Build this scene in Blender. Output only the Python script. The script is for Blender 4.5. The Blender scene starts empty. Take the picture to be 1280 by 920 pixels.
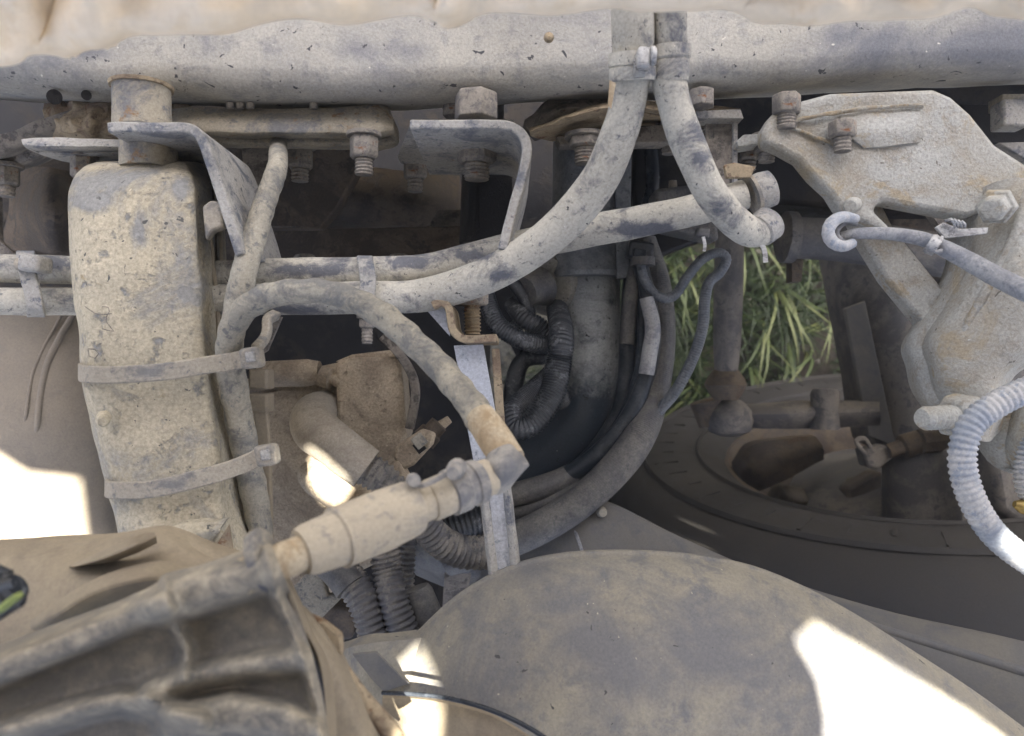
import bpy, bmesh, math, random
from mathutils import Vector, Matrix, noise
random.seed(4)
R = math.radians
SC = bpy.context.scene
C = SC.collection

# ------------------------------------------------------------------ camera
F = 960.0                     # focal length in photo pixels (1280 wide)
TILT = -12.0
CAM = Vector((0, 0, 1.75))
cd = bpy.data.cameras.new('camera'); cam = bpy.data.objects.new('camera', cd); C.objects.link(cam)
cam.location = CAM; cam.rotation_euler = (R(TILT), 0, 0)
cd.sensor_width = 36; cd.lens = 27; cd.clip_start = 0.02; cd.clip_end = 2000
cd.dof.use_dof = True; cd.dof.focus_distance = 0.64; cd.dof.aperture_fstop = 7.5
SC.camera = cam
MV = Matrix.Translation(CAM) @ Matrix.Rotation(R(TILT), 4, 'X')     # camera frame -> world

# ------------------------------------------------------------------ light
SUN = Vector((0.16, 0.42, 1.0)).normalized()                      # towards the sun
elev = math.asin(SUN.z); azim = math.atan2(SUN.x, SUN.y)
w = bpy.data.worlds.new('World'); SC.world = w; w.use_nodes = True
nt = w.node_tree; bg = nt.nodes['Background']
sky = nt.nodes.new('ShaderNodeTexSky'); sky.sky_type = 'NISHITA'; sky.sun_disc = False
sky.sun_elevation = elev; sky.sun_rotation = azim; sky.air_density = 0.6; sky.dust_density = 7.0; sky.ozone_density = 0.3
nt.links.new(sky.outputs[0], bg.inputs[0]); bg.inputs[1].default_value = 0.08
sl = bpy.data.lights.new('sun', 'SUN'); sl.energy = 5.0; sl.angle = R(0.5); sl.color = (1.0, 0.93, 0.82)
so = bpy.data.objects.new('sun', sl); C.objects.link(so); so.rotation_euler = SUN.to_track_quat('Z', 'Y').to_euler()
SC.view_settings.view_transform = 'Standard'; SC.view_settings.look = 'None'; SC.view_settings.gamma = 1
SC.view_settings.exposure = 3.15

# ------------------------------------------------------------------ materials
MATS = {}
def mat(name, dust, base, cover=0.5, scale=14, chips=0.0, rough=0.85, metal=0.0, bump=0.35, rust=0.0,
        rustcol=(0.22, 0.09, 0.035), fine=180, settle=0.0, stretch=(1, 1, 1), grain=0.22, chipscale=60, lump=0.0, soft=1.0, fade=None, attr=None):
    m = bpy.data.materials.new(name); m.use_nodes = True; MATS[name] = m
    n = m.node_tree.nodes; L = m.node_tree.links; b = n['Principled BSDF']
    def N(t, **k):
        x = n.new(t)
        for a, v in k.items(): setattr(x, a, v)
        return x
    tc = N('ShaderNodeTexCoord'); mp = N('ShaderNodeMapping'); mp.inputs['Scale'].default_value = stretch
    mp.inputs['Location'].default_value = (hash_(name), hash_(name + 'b'), 0)
    L.new(tc.outputs['Object'], mp.inputs[0])
    def noi(s, det=6, rg=0.6, dist=0.0):
        x = N('ShaderNodeTexNoise'); x.inputs['Scale'].default_value = s; x.inputs['Detail'].default_value = det
        x.inputs['Roughness'].default_value = rg; x.inputs['Distortion'].default_value = dist; L.new(mp.outputs[0], x.inputs[0]); return x.outputs[0]
    def ramp(src, a, bb):
        x = N('ShaderNodeMapRange'); x.clamp = True; x.inputs['From Min'].default_value = a; x.inputs['From Max'].default_value = bb
        L.new(src, x.inputs[0]); return x.outputs[0]
    def mix(f, c1, c2, mode='MIX'):
        x = N('ShaderNodeMix', data_type='RGBA', blend_type=mode)
        for i, v in ((0, f), (6, c1), (7, c2)):
            if hasattr(v, 'links') or isinstance(v, bpy.types.NodeSocket): L.new(v, x.inputs[i])
            elif i == 0: x.inputs[0].default_value = v
            else: x.inputs[i].default_value = (*v, 1)
        return x.outputs[2]
    big = noi(scale, 9, 0.72, 0.5)
    if attr:
        at = N('ShaderNodeAttribute'); at.attribute_name = attr; aa = N('ShaderNodeMath', operation='MULTIPLY_ADD')
        L.new(at.outputs['Fac'], aa.inputs[0]); aa.inputs[1].default_value = 0.42; L.new(big, aa.inputs[2]); big = aa.outputs[0]
    c0 = 0.64 - 0.28 * cover
    fac = ramp(big, c0 - 0.055 * soft, c0 + 0.055 * soft)
    sp2 = ramp(noi(scale * 5, 6, 0.7, 0.3), c0 - 0.01 - 0.065 * soft, c0 - 0.01 + .03 * (soft - 1))
    mm = N('ShaderNodeMath', operation='MULTIPLY'); L.new(fac, mm.inputs[0]); L.new(sp2, mm.inputs[1]); fac = mm.outputs[0]
    if settle > 0:
        g = N('ShaderNodeNewGeometry'); sx = N('ShaderNodeSeparateXYZ'); L.new(g.outputs['Normal'], sx.inputs[0])
        up = ramp(sx.outputs[2], 1.0 - settle, 1.0); ad = N('ShaderNodeMath', operation='MULTIPLY_ADD'); ad.use_clamp = True
        L.new(up, ad.inputs[0]); ad.inputs[1].default_value = 0.45; L.new(fac, ad.inputs[2]); fac = ad.outputs[0]
    if fade:
        g2 = N('ShaderNodeNewGeometry'); s2 = N('ShaderNodeSeparateXYZ'); L.new(g2.outputs['Position'], s2.inputs[0])
        a1 = N('ShaderNodeMath', operation='MULTIPLY_ADD'); L.new(noi(90, 6, .8), a1.inputs[0]); a1.inputs[1].default_value = .09; L.new(s2.outputs[1], a1.inputs[2])
        f2 = ramp(a1.outputs[0], fade[0] + .045, fade[1] + .045)
        m3 = N('ShaderNodeMath', operation='MULTIPLY'); L.new(fac, m3.inputs[0]); L.new(f2, m3.inputs[1]); fac = m3.outputs[0]
    fn = noi(fine * 2.6, 4, 0.75)
    col = mix(fac, base, dust)
    if rust > 0:
        rr = ramp(noi(scale * 1.7, 5, 0.7, 0.8), 0.68 - 0.3 * rust, 0.76 - 0.3 * rust)
        col = mix(rr, col, rustcol)
    v = N('ShaderNodeMapRange'); v.inputs['From Min'].default_value = 0.3; v.inputs['From Max'].default_value = 0.7
    v.inputs['To Min'].default_value = 1 - grain; v.inputs['To Max'].default_value = 1 + grain; L.new(fn, v.inputs[0])
    cv = N('ShaderNodeCombineColor'); [L.new(v.outputs[0], cv.inputs[i]) for i in range(3)]
    col = mix(1.0, col, cv.outputs[0], 'MULTIPLY')
    md = N('ShaderNodeMapRange'); md.inputs['From Min'].default_value = 0.3; md.inputs['From Max'].default_value = 0.7
    md.inputs['To Min'].default_value = 0.82; md.inputs['To Max'].default_value = 1.15; L.new(noi(scale * 0.45, 3, 0.5), md.inputs[0])
    cv2 = N('ShaderNodeCombineColor'); [L.new(md.outputs[0], cv2.inputs[i]) for i in range(3)]
    col = mix(1.0, col, cv2.outputs[0], 'MULTIPLY')
    h = fac
    if chips > 0:
        ch = ramp(noi(chipscale * 2.2, 3, 0.6, 0.5), 0.735 - 0.14 * chips, 0.755 - 0.14 * chips)
        col = mix(ch, col, tuple(c * 0.4 for c in base))
        lt = ramp(noi(chipscale * 5, 2, 0.5), 0.745, 0.775)
        col = mix(lt, col, tuple(min(.7, c * 1.5) for c in dust))
    L.new(col, b.inputs['Base Color'])
    b.inputs['Metallic'].default_value = metal
    rm = N('ShaderNodeMapRange'); rm.inputs['To Min'].default_value = max(0.25, rough - 0.3); rm.inputs['To Max'].default_value = min(1, rough + .08)
    L.new(fac, rm.inputs[0]); L.new(rm.outputs[0], b.inputs['Roughness'])
    b.inputs['Specular IOR Level'].default_value = 0.3
    ad = N('ShaderNodeMath', operation='MULTIPLY_ADD'); L.new(fn, ad.inputs[0]); ad.inputs[1].default_value = 0.9; L.new(fac, ad.inputs[2])
    hh = ad.outputs[0]
    if lump > 0:
        a2 = N('ShaderNodeMath', operation='MULTIPLY_ADD'); L.new(noi(fine * .3, 3, .5), a2.inputs[0]); a2.inputs[1].default_value = lump * 3; L.new(hh, a2.inputs[2]); hh = a2.outputs[0]
    bp = N('ShaderNodeBump'); bp.inputs['Strength'].default_value = bump; bp.inputs['Distance'].default_value = 0.0010
    L.new(hh, bp.inputs['Height']); L.new(bp.outputs[0], b.inputs['Normal'])
    return m
def hash_(s): return (sum((i + 1) * ord(c) for i, c in enumerate(s)) % 97) * 0.37

TAN = (0.36, 0.29, 0.20); PALE = (0.42, 0.385, 0.33); GREY = (0.34, 0.33, 0.31)
BLUE = (0.085, 0.105, 0.14); BLK = (0.02, 0.022, 0.025); BRN = (0.13, 0.10, 0.07)
m_rail   = mat('dusty_rail_paint', (0.45, 0.43, 0.37), (0.20, 0.205, 0.215), 0.78, 11, chips=0.52, bump=0.55, chipscale=44, soft=3, grain=.2, attr='stain')
m_cast   = mat('weathered_cast_iron', (0.41, 0.41, 0.375), (0.33, 0.30, 0.24), 0.62, 13, chips=0.3, soft=2, rust=0.36, rustcol=(0.36, 0.31, 0.22), bump=0.8, lump=.3, grain=.28)
m_box    = mat('dusty_box_shell', (0.46, 0.41, 0.30), (0.26, 0.258, 0.24), 0.74, 15, chips=0.45, soft=1.3, grain=.3, attr='stain', bump=1.0, fine=130, rust=.1, rustcol=(.36,.28,.15), lump=.5)
m_pipe   = mat('worn_pipe_paint', (0.45, 0.43, 0.365), (0.12, 0.125, 0.138), 0.80, 34, chips=0.3, bump=0.5, chipscale=80, soft=1.3, grain=.22, attr='stain')
m_loom   = mat('taped_loom', (0.36, 0.335, 0.27), (0.18, 0.178, 0.165), 0.66, 30, bump=0.5, lump=.3)
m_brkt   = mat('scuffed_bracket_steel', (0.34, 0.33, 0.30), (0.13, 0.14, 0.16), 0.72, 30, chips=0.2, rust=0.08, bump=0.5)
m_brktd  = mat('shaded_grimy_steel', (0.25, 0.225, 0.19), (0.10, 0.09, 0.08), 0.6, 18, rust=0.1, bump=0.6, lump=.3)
m_rust   = mat('rusty_steel', (0.36, 0.29, 0.19), (0.21, 0.15, 0.10), 0.66, 30, chips=0.2, rust=0.3, rustcol=(.19,.10,.05), bump=0.7, lump=.4)
m_neck   = mat('rust_speckled_paint', (0.33, 0.30, 0.235), (0.17, 0.17, 0.17), 0.72, 30, rust=0.3, rustcol=(0.24, 0.155, 0.085), bump=0.6, lump=.3)
m_bolt   = mat('grimy_bolt_steel', (0.27, 0.245, 0.205), (0.14, 0.13, 0.12), 0.6, 40, bump=0.5, rust=.15, lump=.3)
m_strap  = mat('dusty_nylon', (0.36, 0.325, 0.26), (0.18, 0.175, 0.165), 0.75, 30, bump=0.4)
m_engine = mat('dusty_engine_casting', (0.44, 0.37, 0.27), (0.27, 0.22, 0.16), 0.72, 22, soft=1.5, grain=.3, bump=0.8, lump=.5, chips=.15)
m_elbow  = mat('tan_rubber_elbow', (0.50, 0.455, 0.37), (0.34, 0.30, 0.24), 0.7, 20, bump=.5, soft=2)
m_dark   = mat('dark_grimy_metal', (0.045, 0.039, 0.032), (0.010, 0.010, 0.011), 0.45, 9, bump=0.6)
m_brown  = mat('brown_grimy_metal', (0.15, 0.118, 0.085), (0.065, 0.052, 0.040), 0.55, 12, bump=0.6, lump=.3)
m_black  = mat('black_corrugated_plastic', (0.17, 0.18, 0.19), (0.020, 0.024, 0.030), 0.30, 40, rough=0.6, bump=0.2, settle=.4)
m_gcorr  = mat('dusty_corrugated_plastic', (0.26, 0.245, 0.215), (0.09, 0.092, 0.10), 0.55, 26, rough=0.7, bump=0.25, settle=.3)
m_pcorr  = mat('pale_corrugated_plastic', (0.46, 0.46, 0.45), (0.28, 0.31, 0.35), 0.55, 30, rough=0.75, bump=0.2)
m_sleeve = mat('blue_grey_duct_sleeve', (0.25, 0.265, 0.27), (0.12, 0.135, 0.155), 0.6, 22, chips=0.4, soft=2, rough=.65, bump=.35)
m_exh    = mat('worn_air_pipe', (0.33, 0.325, 0.29), (0.12, 0.125, 0.135), 0.74, 22, chips=0.5, soft=1.6, bump=0.35, rough=.65, chipscale=70)
m_duct   = mat('half_bare_duct_paint', (0.27, 0.29, 0.30), (0.033, 0.045, 0.062), 0.80, 20, chips=.3, rough=.65, bump=.3, soft=1.6, fade=(-.205, -.160))
m_exhd   = mat('bare_dark_rubber', (0.045, 0.052, 0.062), (0.02, 0.025, 0.032), 0.4, 10, rough=0.55, bump=0.15)
m_cable  = mat('scuffed_cable_rubber', (0.17, 0.165, 0.15), (0.075, 0.077, 0.082), 0.60, 24, soft=2, grain=.3, rough=0.7, bump=0.3)
m_cabled = mat('dark_cable_rubber', (0.085, 0.092, 0.10), (0.022, 0.029, 0.038), 0.28, 22, soft=2, rough=0.6, bump=0.2)
m_thin   = mat('grey_thin_hose_rubber', (0.34, 0.345, 0.345), (0.20, 0.21, 0.23), 0.65, 40, rough=0.7, bump=0.25)
m_wire   = mat('blue_grey_wire_sleeve', (0.20, 0.215, 0.23), (0.10, 0.115, 0.135), 0.5, 40, rough=0.7, bump=0.25, soft=2)
m_alu    = mat('bright_bare_aluminium', (0.52, 0.54, 0.57), (0.30, 0.33, 0.37), 0.72, 30, rough=0.6, metal=0.35, bump=0.2, chips=.1)
m_tank   = mat('tan_dusty_tank', (0.27, 0.235, 0.18), (0.20, 0.175, 0.14), 0.6, 8, soft=3, bump=0.35, grain=.12)
m_dome   = mat('smooth_dusty_dome', (0.285, 0.262, 0.205), (0.15, 0.15, 0.15), 0.56, 9, bump=0.18, grain=.16, chips=.2, chipscale=55, soft=2.0, attr='stain')
m_liner  = mat('dusty_liner_plastic', (0.17, 0.16, 0.135), (0.085, 0.09, 0.10), 0.6, 7, bump=0.2, grain=.1, soft=3)
m_tyre   = mat('dusty_tyre_rubber', (0.050, 0.046, 0.040), (0.030, 0.029, 0.027), 0.55, 6, soft=3, bump=0.3, rough=.9, grain=.12)
m_wheel  = mat('rusty_wheel_steel', (0.11, 0.088, 0.062), (0.06, 0.048, 0.038), 0.6, 12, bump=0.5, rust=.3, rustcol=(.09,.06,.04))
m_axle   = mat('grimy_axle_steel', (0.16, 0.148, 0.128), (0.075, 0.073, 0.072), 0.55, 9, bump=0.4)
m_axle2  = mat('tan_grimy_steel', (0.17, 0.145, 0.10), (0.08, 0.07, 0.055), 0.6, 12, bump=.5, soft=2)
m_house  = mat('dusty_black_housing', (0.42, 0.37, 0.275), (0.125, 0.12, 0.108), 0.14, 20, rough=0.75, bump=0.3, grain=.12, soft=4, attr='dust')
m_ridge  = mat('dust_topped_ridge', (0.42, 0.375, 0.28), (0.12, 0.125, 0.14), 0.60, 22, rough=0.75, bump=0.5, grain=.25, soft=1.8)
m_tanp   = mat('tan_dust_coated_plastic', (0.33, 0.28, 0.195), (0.20, 0.165, 0.12), 0.65, 9, soft=2.5, bump=0.3, grain=.12)
m_sens   = mat('tan_dust_coated_sensor', (0.44, 0.385, 0.29), (0.27, 0.25, 0.22), 0.72, 22, bump=0.4, grain=.12)
m_sensg  = mat('grey_sensor_collar', (0.36, 0.34, 0.30), (0.18, 0.18, 0.185), 0.6, 20, bump=0.35, grain=.12)
m_tape   = mat('yellowed_tape', (0.52, 0.44, 0.31), (0.36, 0.27, 0.16), 0.7, 26, bump=0.3)
m_cloth  = mat('cream_padded_cover', (0.90, 0.78, 0.60), (0.84, 0.70, 0.50), 0.6, 5, bump=0.15, grain=.06, fine=60)
m_weld   = mat('ochre_weld_bead', (0.39, 0.37, 0.31), (0.34, 0.27, 0.17), 0.6, 40, bump=.8, lump=.5)
m_brass  = mat('dull_brass', (0.55, 0.42, 0.12), (0.35, 0.25, 0.08), 0.5, 30, metal=.4, rough=.5)
m_lime   = mat('lime_plastic', (0.30, 0.36, 0.12), (0.20, 0.25, 0.08), 0.5, 30)
m_chrome = mat('silver_clip_metal', (0.5, 0.5, 0.48), (0.3, 0.3, 0.3), 0.6, 40, metal=.3, rough=.5, bump=.3)
m_panel  = mat('cab_floor_paint', (0.25, 0.24, 0.22), (0.15, 0.15, 0.15), 0.5, 3)  # for the added sun-blocking panel above the camera, not a truck part
m_soil   = mat('dark_soil', (0.06, 0.052, 0.04), (0.025, 0.022, 0.018), 0.5, 4, bump=1.0, fine=45, grain=.5, lump=1)
m_rock   = mat('pale_stone', (0.26, 0.25, 0.20), (0.13, 0.125, 0.105), 0.5, 30, bump=1, lump=.5, grain=.35)

# grass: blade tone is a per-blade attribute
m_grass = bpy.data.materials.new('grass_blade'); m_grass.use_nodes = True
_n = m_grass.node_tree.nodes; _l = m_grass.node_tree.links
_a = _n.new('ShaderNodeAttribute'); _a.attribute_name = 'tone'
_r = _n.new('ShaderNodeValToRGB'); _l.new(_a.outputs['Fac'], _r.inputs[0])
_r.color_ramp.elements[0].color = (0.014, 0.03, 0.008, 1); _r.color_ramp.elements[1].color = (0.13, 0.15, 0.048, 1)
e = _r.color_ramp.elements.new(0.5); e.color = (0.022, 0.042, 0.009, 1)
e = _r.color_ramp.elements.new(0.82); e.color = (0.06, 0.088, 0.02, 1)
_l.new(_r.outputs[0], _n['Principled BSDF'].inputs['Base Color']); _n['Principled BSDF'].inputs['Roughness'].default_value = 0.55

# ------------------------------------------------------------------ mesh helpers (camera-frame metres, then moved to world)
def P(px, py, d): return Vector(((px - 640) / F * d, (460 - py) / F * d, -d))
WL = {}
def link(o, parent, wpos):
    C.objects.link(o); WL[o] = wpos
    if parent: o.parent = parent; o.location = wpos - WL[parent]
    else: o.location = wpos
def thing(name, label, cat, at, group=None):
    o = bpy.data.objects.new(name, None); o.empty_display_size = 0.02
    link(o, None, MV @ P(*at)); o['label'] = label; o['category'] = cat
    if group: o['group'] = group
    return o
def mk(name, data, m, parent=None, world=False, smooth=True, angle=38, bevel=0, nz=0, nscale=60, label=None, tag=None, kind=None):
    vs, fs = data
    vs = [Vector(v) if world else MV @ Vector(v) for v in vs]
    if nz:
        off = Vector((hash_(name), 3.1, 1.7))
        vs = [v + nz * noise.noise_vector(v * nscale + off) for v in vs]
    c = sum(vs, Vector()) / len(vs)
    me = bpy.data.meshes.new(name); me.from_pydata([v - c for v in vs], [], fs); me.materials.append(m)
    bm = bmesh.new(); bm.from_mesh(me); bmesh.ops.recalc_face_normals(bm, faces=bm.faces); bm.to_mesh(me); bm.free()
    if smooth:
        me.shade_smooth(); me.set_sharp_from_angle(angle=R(angle))
    o = bpy.data.objects.new(name, me); link(o, parent, c)
    if bevel:
        b = o.modifiers.new('bevel', 'BEVEL'); b.width = bevel; b.segments = 2; b.limit_method = 'ANGLE'; b.angle_limit = R(35)
    if label: o['label'] = label
    if tag: o['label'], o['category'] = tag[0], tag[1]
    if tag and len(tag) > 2: o['group'] = tag[2]
    if kind: o['kind'] = kind
    return o
def cat_rom(pts, n):
    """n samples per span through the points; each point a tuple of any length"""
    if len(pts) == 2:
        return [tuple(a + (b - a) * i / n for a, b in zip(pts[0], pts[1])) for i in range(n + 1)]
    ext = [tuple(2 * a - b for a, b in zip(pts[0], pts[1]))] + list(pts) + [tuple(2 * a - b for a, b in zip(pts[-1], pts[-2]))]
    out = []
    for i in range(1, len(ext) - 2):
        p0, p1, p2, p3 = ext[i - 1:i + 3]
        for k in range(n):
            t = k / n
            out.append(tuple(0.5 * (2 * b + (c - a) * t + (2 * a - 5 * b + 4 * c - d) * t * t + (3 * b - a - 3 * c + d) * t ** 3)
                             for a, b, c, d in zip(p0, p1, p2, p3)))
    out.append(tuple(pts[-1])); return out
def frames(ps):
    T = [((ps[min(i + 1, len(ps) - 1)] - ps[max(i - 1, 0)]).normalized()) for i in range(len(ps))]
    u = T[0].orthogonal().normalized(); out = []
    for t in T:
        u = (u - t * u.dot(t)).normalized(); out.append((t, u, t.cross(u)))
    return out
def tube(pts, r=None, step=0.004, sides=20, corr=None, wob=0.0, wfreq=40, wrap=None, squash=1.0):
    """pts: (px,py,d) or (px,py,d,r); radius in px at that depth. corr=(pitch m, depth m)"""
    if len(pts[0]) == 3: pts = [(*p, r) for p in pts]
    raw = cat_rom(pts, 24)
    ps = [P(*q[:3]) for q in raw]; rs = [q[3] / F * q[2] for q in raw]
    L = [0]
    for i in range(1, len(ps)): L.append(L[-1] + (ps[i] - ps[i - 1]).length)
    st = corr[0] / 4 if corr else step
    n = max(2, int(L[-1] / st)); path = []; rr = []; j = 0
    for i in range(n + 1):
        s = L[-1] * i / n
        while j < len(L) - 2 and L[j + 1] < s: j += 1
        t = (s - L[j]) / max(1e-9, L[j + 1] - L[j]); path.append(ps[j].lerp(ps[j + 1], t)); q = rs[j] + (rs[j + 1] - rs[j]) * t
        if corr: q += corr[1] * (1, 0.75, -1, -0.75)[i % 4]
        if wrap: q += wrap[1] * (((s / wrap[0]) % 1) - .5)
        rr.append(q)
    vs, fs = [], []
    for i, (c, (t, u, v)) in enumerate(zip(path, frames(path))):
        for k in range(sides):
            a = 2 * math.pi * k / sides; dv = u * math.cos(a) + v * math.sin(a) * squash
            q = rr[i]
            if wrap: q += wrap[1] * .8 * math.sin(a + i * st / wrap[0] * 6.28)
            p = c + dv * q
            if wob: p += dv * wob * noise.noise(p * wfreq)
            vs.append(p)
    for i in range(len(path) - 1):
        for k in range(sides):
            a, b = i * sides + k, i * sides + (k + 1) % sides; fs.append((a, b, b + sides, a + sides))
    fs.append(tuple(range(sides))[::-1]); fs.append(tuple(range((len(path) - 1) * sides, len(path) * sides)))
    return vs, fs
def lathe(p0, p1, prof, sides=28, turn=0.0, up=None):
    """axis between two (px,py,d) points; prof = [(t along axis, radius px at p0's depth)]"""
    a, b = P(*p0), P(*p1); ax = (b - a); k = p0[2] / F
    t = ax.normalized(); u = (Vector(up) if up else t.orthogonal()); u = (u - t * u.dot(t)).normalized(); v = t.cross(u); vs, fs = [], []
    for (s, r) in prof:
        for i in range(sides):
            an = 2 * math.pi * i / sides + turn; vs.append(a + ax * s + (u * math.cos(an) + v * math.sin(an)) * max(r, .01) * k)
    for j in range(len(prof) - 1):
        for i in range(sides):
            q, w_ = j * sides + i, j * sides + (i + 1) % sides; fs.append((q, w_, w_ + sides, q + sides))
    fs.append(tuple(range(sides))[::-1]); fs.append(tuple(range((len(prof) - 1) * sides, len(prof) * sides)))
    return vs, fs
def merge(*ds):
    vs, fs = [], []
    for a, b in ds:
        o = len(vs); vs += list(a); fs += [tuple(i + o for i in f) for f in b]
    return vs, fs
def stain(o, spots):
    inv = MV.inverted(); c = WL[o]; vals = []
    for v in o.data.vertices:
        q = inv @ (v.co + c); z = max(.05, -q.z); x, y = 640 + q.x / z * F, 460 - q.y / z * F
        vals.append(sum(k * math.exp(-((x - sx) / rx) ** 2 - ((y - sy) / ry) ** 2) for sx, sy, rx, ry, k in spots))
    a = o.data.attributes.new('stain', 'FLOAT', 'POINT'); a.data.foreach_set('value', vals)
def loft(rows, nu=6, nv=6, thick=0.0, closed=False):
    """rows of (px,py,d) control points; smooth surface; thick>0 adds a back skin away from the camera"""
    rows = [cat_rom(r, nu) for r in rows]; cols = list(zip(*rows)); m = len(cols)
    cols = [cat_rom(list(c), nv) for c in cols]; k = len(cols[0])
    vs = [P(*cols[i][j]) for j in range(k) for i in range(m)]
    fs = [(j * m + i, j * m + i + 1, (j + 1) * m + i + 1, (j + 1) * m + i) for j in range(k - 1) for i in range(m - 1)]
    if thick:
        o = len(vs); vs += [v + Vector((0, 0, -thick)) for v in vs]
        fs += [tuple(q + o for q in f[::-1]) for f in fs]
        edge = [i for i in range(m)] + [j * m + m - 1 for j in range(1, k)] + [(k - 1) * m + i for i in range(m - 2, -1, -1)] + [j * m for j in range(k - 2, 0, -1)]
        for a, b in zip(edge, edge[1:] + edge[:1]): fs.append((a, b, b + o, a + o))
    return vs, fs
def plate(poly, d, th, holes=(), smooth_n=0, gx=0.0, gy=0.0, back=1.0):
    """flat plate: outline in px on a plane whose depth is d + gx*(px-x0)+gy*(py-y0); thickness th away from camera"""
    x0, y0 = poly[0]
    def pt(q): return P(q[0], q[1], d + gx * (q[0] - x0) + gy * (q[1] - y0))
    bm = bmesh.new(); edges = []
    for ring in [poly] + list(holes):
        if smooth_n and ring is poly:
            ring = [tuple(q) for q in cat_rom(list(ring) + [ring[0]], smooth_n)][:-1]
        vv = [bm.verts.new(pt(q)) for q in ring]
        edges += [bm.edges.new((vv[i], vv[(i + 1) % len(vv)])) for i in range(len(vv))]
    bmesh.ops.triangle_fill(bm, edges=edges, use_beauty=True)
    g = bmesh.ops.extrude_face_region(bm, geom=bm.faces[:])
    bmesh.ops.translate(bm, vec=Vector((0, 0, -th)), verts=[e for e in g['geom'] if isinstance(e, bmesh.types.BMVert)])
    bmesh.ops.dissolve_limit(bm, angle_limit=R(3), verts=bm.verts[:], edges=bm.edges[:])
    bm.verts.index_update(); r = ([v.co.copy() for v in bm.verts], [tuple(v.index for v in f.verts) for f in bm.faces]); bm.free(); return r
def strip(path, d0, d1, t, n=6, round_=True):
    """bent flat bar: path in px at depth d0, sheet thickness t px, width runs straight back to depth d1"""
    pts = [tuple(q) for q in (cat_rom([tuple(map(float, q)) for q in path], n) if round_ else path)]
    vs, fs = [], []
    m = len(pts)
    for i, p in enumerate(pts):
        a = Vector(pts[max(i - 1, 0)]); b = Vector(pts[min(i + 1, m - 1)]); tn = (b - a).normalized(); nn = Vector((-tn.y, tn.x))
        for s in (1, -1):
            q = Vector(p) + nn * t * s / 2; v0 = P(q.x, q.y, d0); vs += [v0, v0 + Vector((0, 0, d0 - d1))]
    for i in range(m - 1):
        o = i * 4
        for a, b in ((0, 2), (2, 3), (3, 1), (1, 0)): fs.append((o + a, o + b, o + 4 + b, o + 4 + a))
    fs.append((0, 1, 3, 2)); o = (m - 1) * 4; fs.append((o, o + 2, o + 3, o + 1))
    return vs, fs
def ribbon(path, w_px, t_px, axis, n=8):
    """strap through (px,py,d) points, w wide along axis (camera frame), t thick"""
    pts = cat_rom(path, n); ax = Vector(axis).normalized(); vs, fs = [], []; ps = [P(*q[:3]) for q in pts]
    for i, p in enumerate(ps):
        k = pts[i][2] / F; tn = (ps[min(i + 1, len(ps) - 1)] - ps[max(0, i - 1)]).normalized()
        a = (ax - tn * ax.dot(tn)).normalized(); nn = tn.cross(a)
        ww = (w_px if len(pts[i]) < 4 else pts[i][3]) * k / 2; tt = t_px * k / 2
        for sa, sn in ((1, 1), (1, -1), (-1, -1), (-1, 1)): vs.append(p + a * ww * sa + nn * tt * sn)
    for i in range(len(ps) - 1):
        for k in range(4): a, b = i * 4 + k, i * 4 + (k + 1) % 4; fs.append((a, b, b + 4, a + 4))
    fs.append((3, 2, 1, 0)); o = (len(ps) - 1) * 4; fs.append((o, o + 1, o + 2, o + 3)); return vs, fs
def box(c, size, d, dep, rot=0.0):
    """box: centre px, size px at depth d, dep metres deep, rot degrees in the picture plane"""
    x, y = c; a = R(rot); q = []
    for sx, sy in ((-1, -1), (1, -1), (1, 1), (-1, 1)):
        u, v = sx * size[0] / 2, sy * size[1] / 2; q.append((x + u * math.cos(a) - v * math.sin(a), y + u * math.sin(a) + v * math.cos(a)))
    f = [P(*p, d) for p in q]; vs = f + [v + Vector((0, 0, -dep)) for v in f]
    return vs, [(3, 2, 1, 0), (4, 5, 6, 7)] + [(i, (i + 1) % 4, 4 + (i + 1) % 4, 4 + i) for i in range(4)]
def bolt(parent, x, y0, r, d, nut=24, thread=18, washer=True, m=None, tilt=0.0, name='bolt'):
    """hanging nut and stud: y0 = underside of the flange, r = nut radius in px"""
    m = m or m_bolt; dx = math.sin(R(tilt))
    y = y0
    if washer:
        b0 = mk('washer', lathe((x, y, d), (x + dx * 5, y + 5, d), [(0, r * 1.2), (1, r * 1.2)], 20), m, parent, bevel=.0004); y += 5
    else: b0 = None
    n = mk(name, lathe((x, y, d), (x + dx * nut, y + nut, d), [(0, r * .95), (.06, r), (.86, r), (1, r * .82)], 6, turn=.26 + (x % 7) * .1), m, parent, bevel=.0006)
    y += nut; k = max(3, int(thread / 4)); prof = []
    for i in range(k): prof += [(i / k, r * .66), ((i + .5) / k, r * .57)]
    prof += [(.97, r * .62), (1, r * .48)]
    mk('thread', lathe((x, y - 2, d), (x + dx * thread, y + thread, d), prof, 16), m, n)
    return n

# ================================================================== SETTING
def gz(px, py):      # point of the ground under a pixel
    v = (MV.to_3x3() @ P(px, py, 1)); t = -CAM.z / v.z; return CAM + v * t
S = 900
vs = []; N = 60
gv = [(-S, -S, 0), (S, -S, 0), (S, S, 0), (-S, S, 0)]
gx = [-S, -60, -8] + [-3 + 6 * i / N for i in range(N + 1)] + [8, 60, S]
gvs = [(x, y, 0.022 * noise.noise(Vector((x * 3, y * 3, 0))) + 0.012 * noise.noise(Vector((x * 14, y * 14, 4))) if abs(x) < 3.01 and abs(y) < 3.01 else 0) for y in gx for x in gx]
q = len(gx)
mk('ground', (gvs, [(j * q + i, j * q + i + 1, (j + 1) * q + i + 1, (j + 1) * q + i) for j in range(q - 1) for i in range(q - 1)]), m_soil, world=True, kind='structure')

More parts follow.
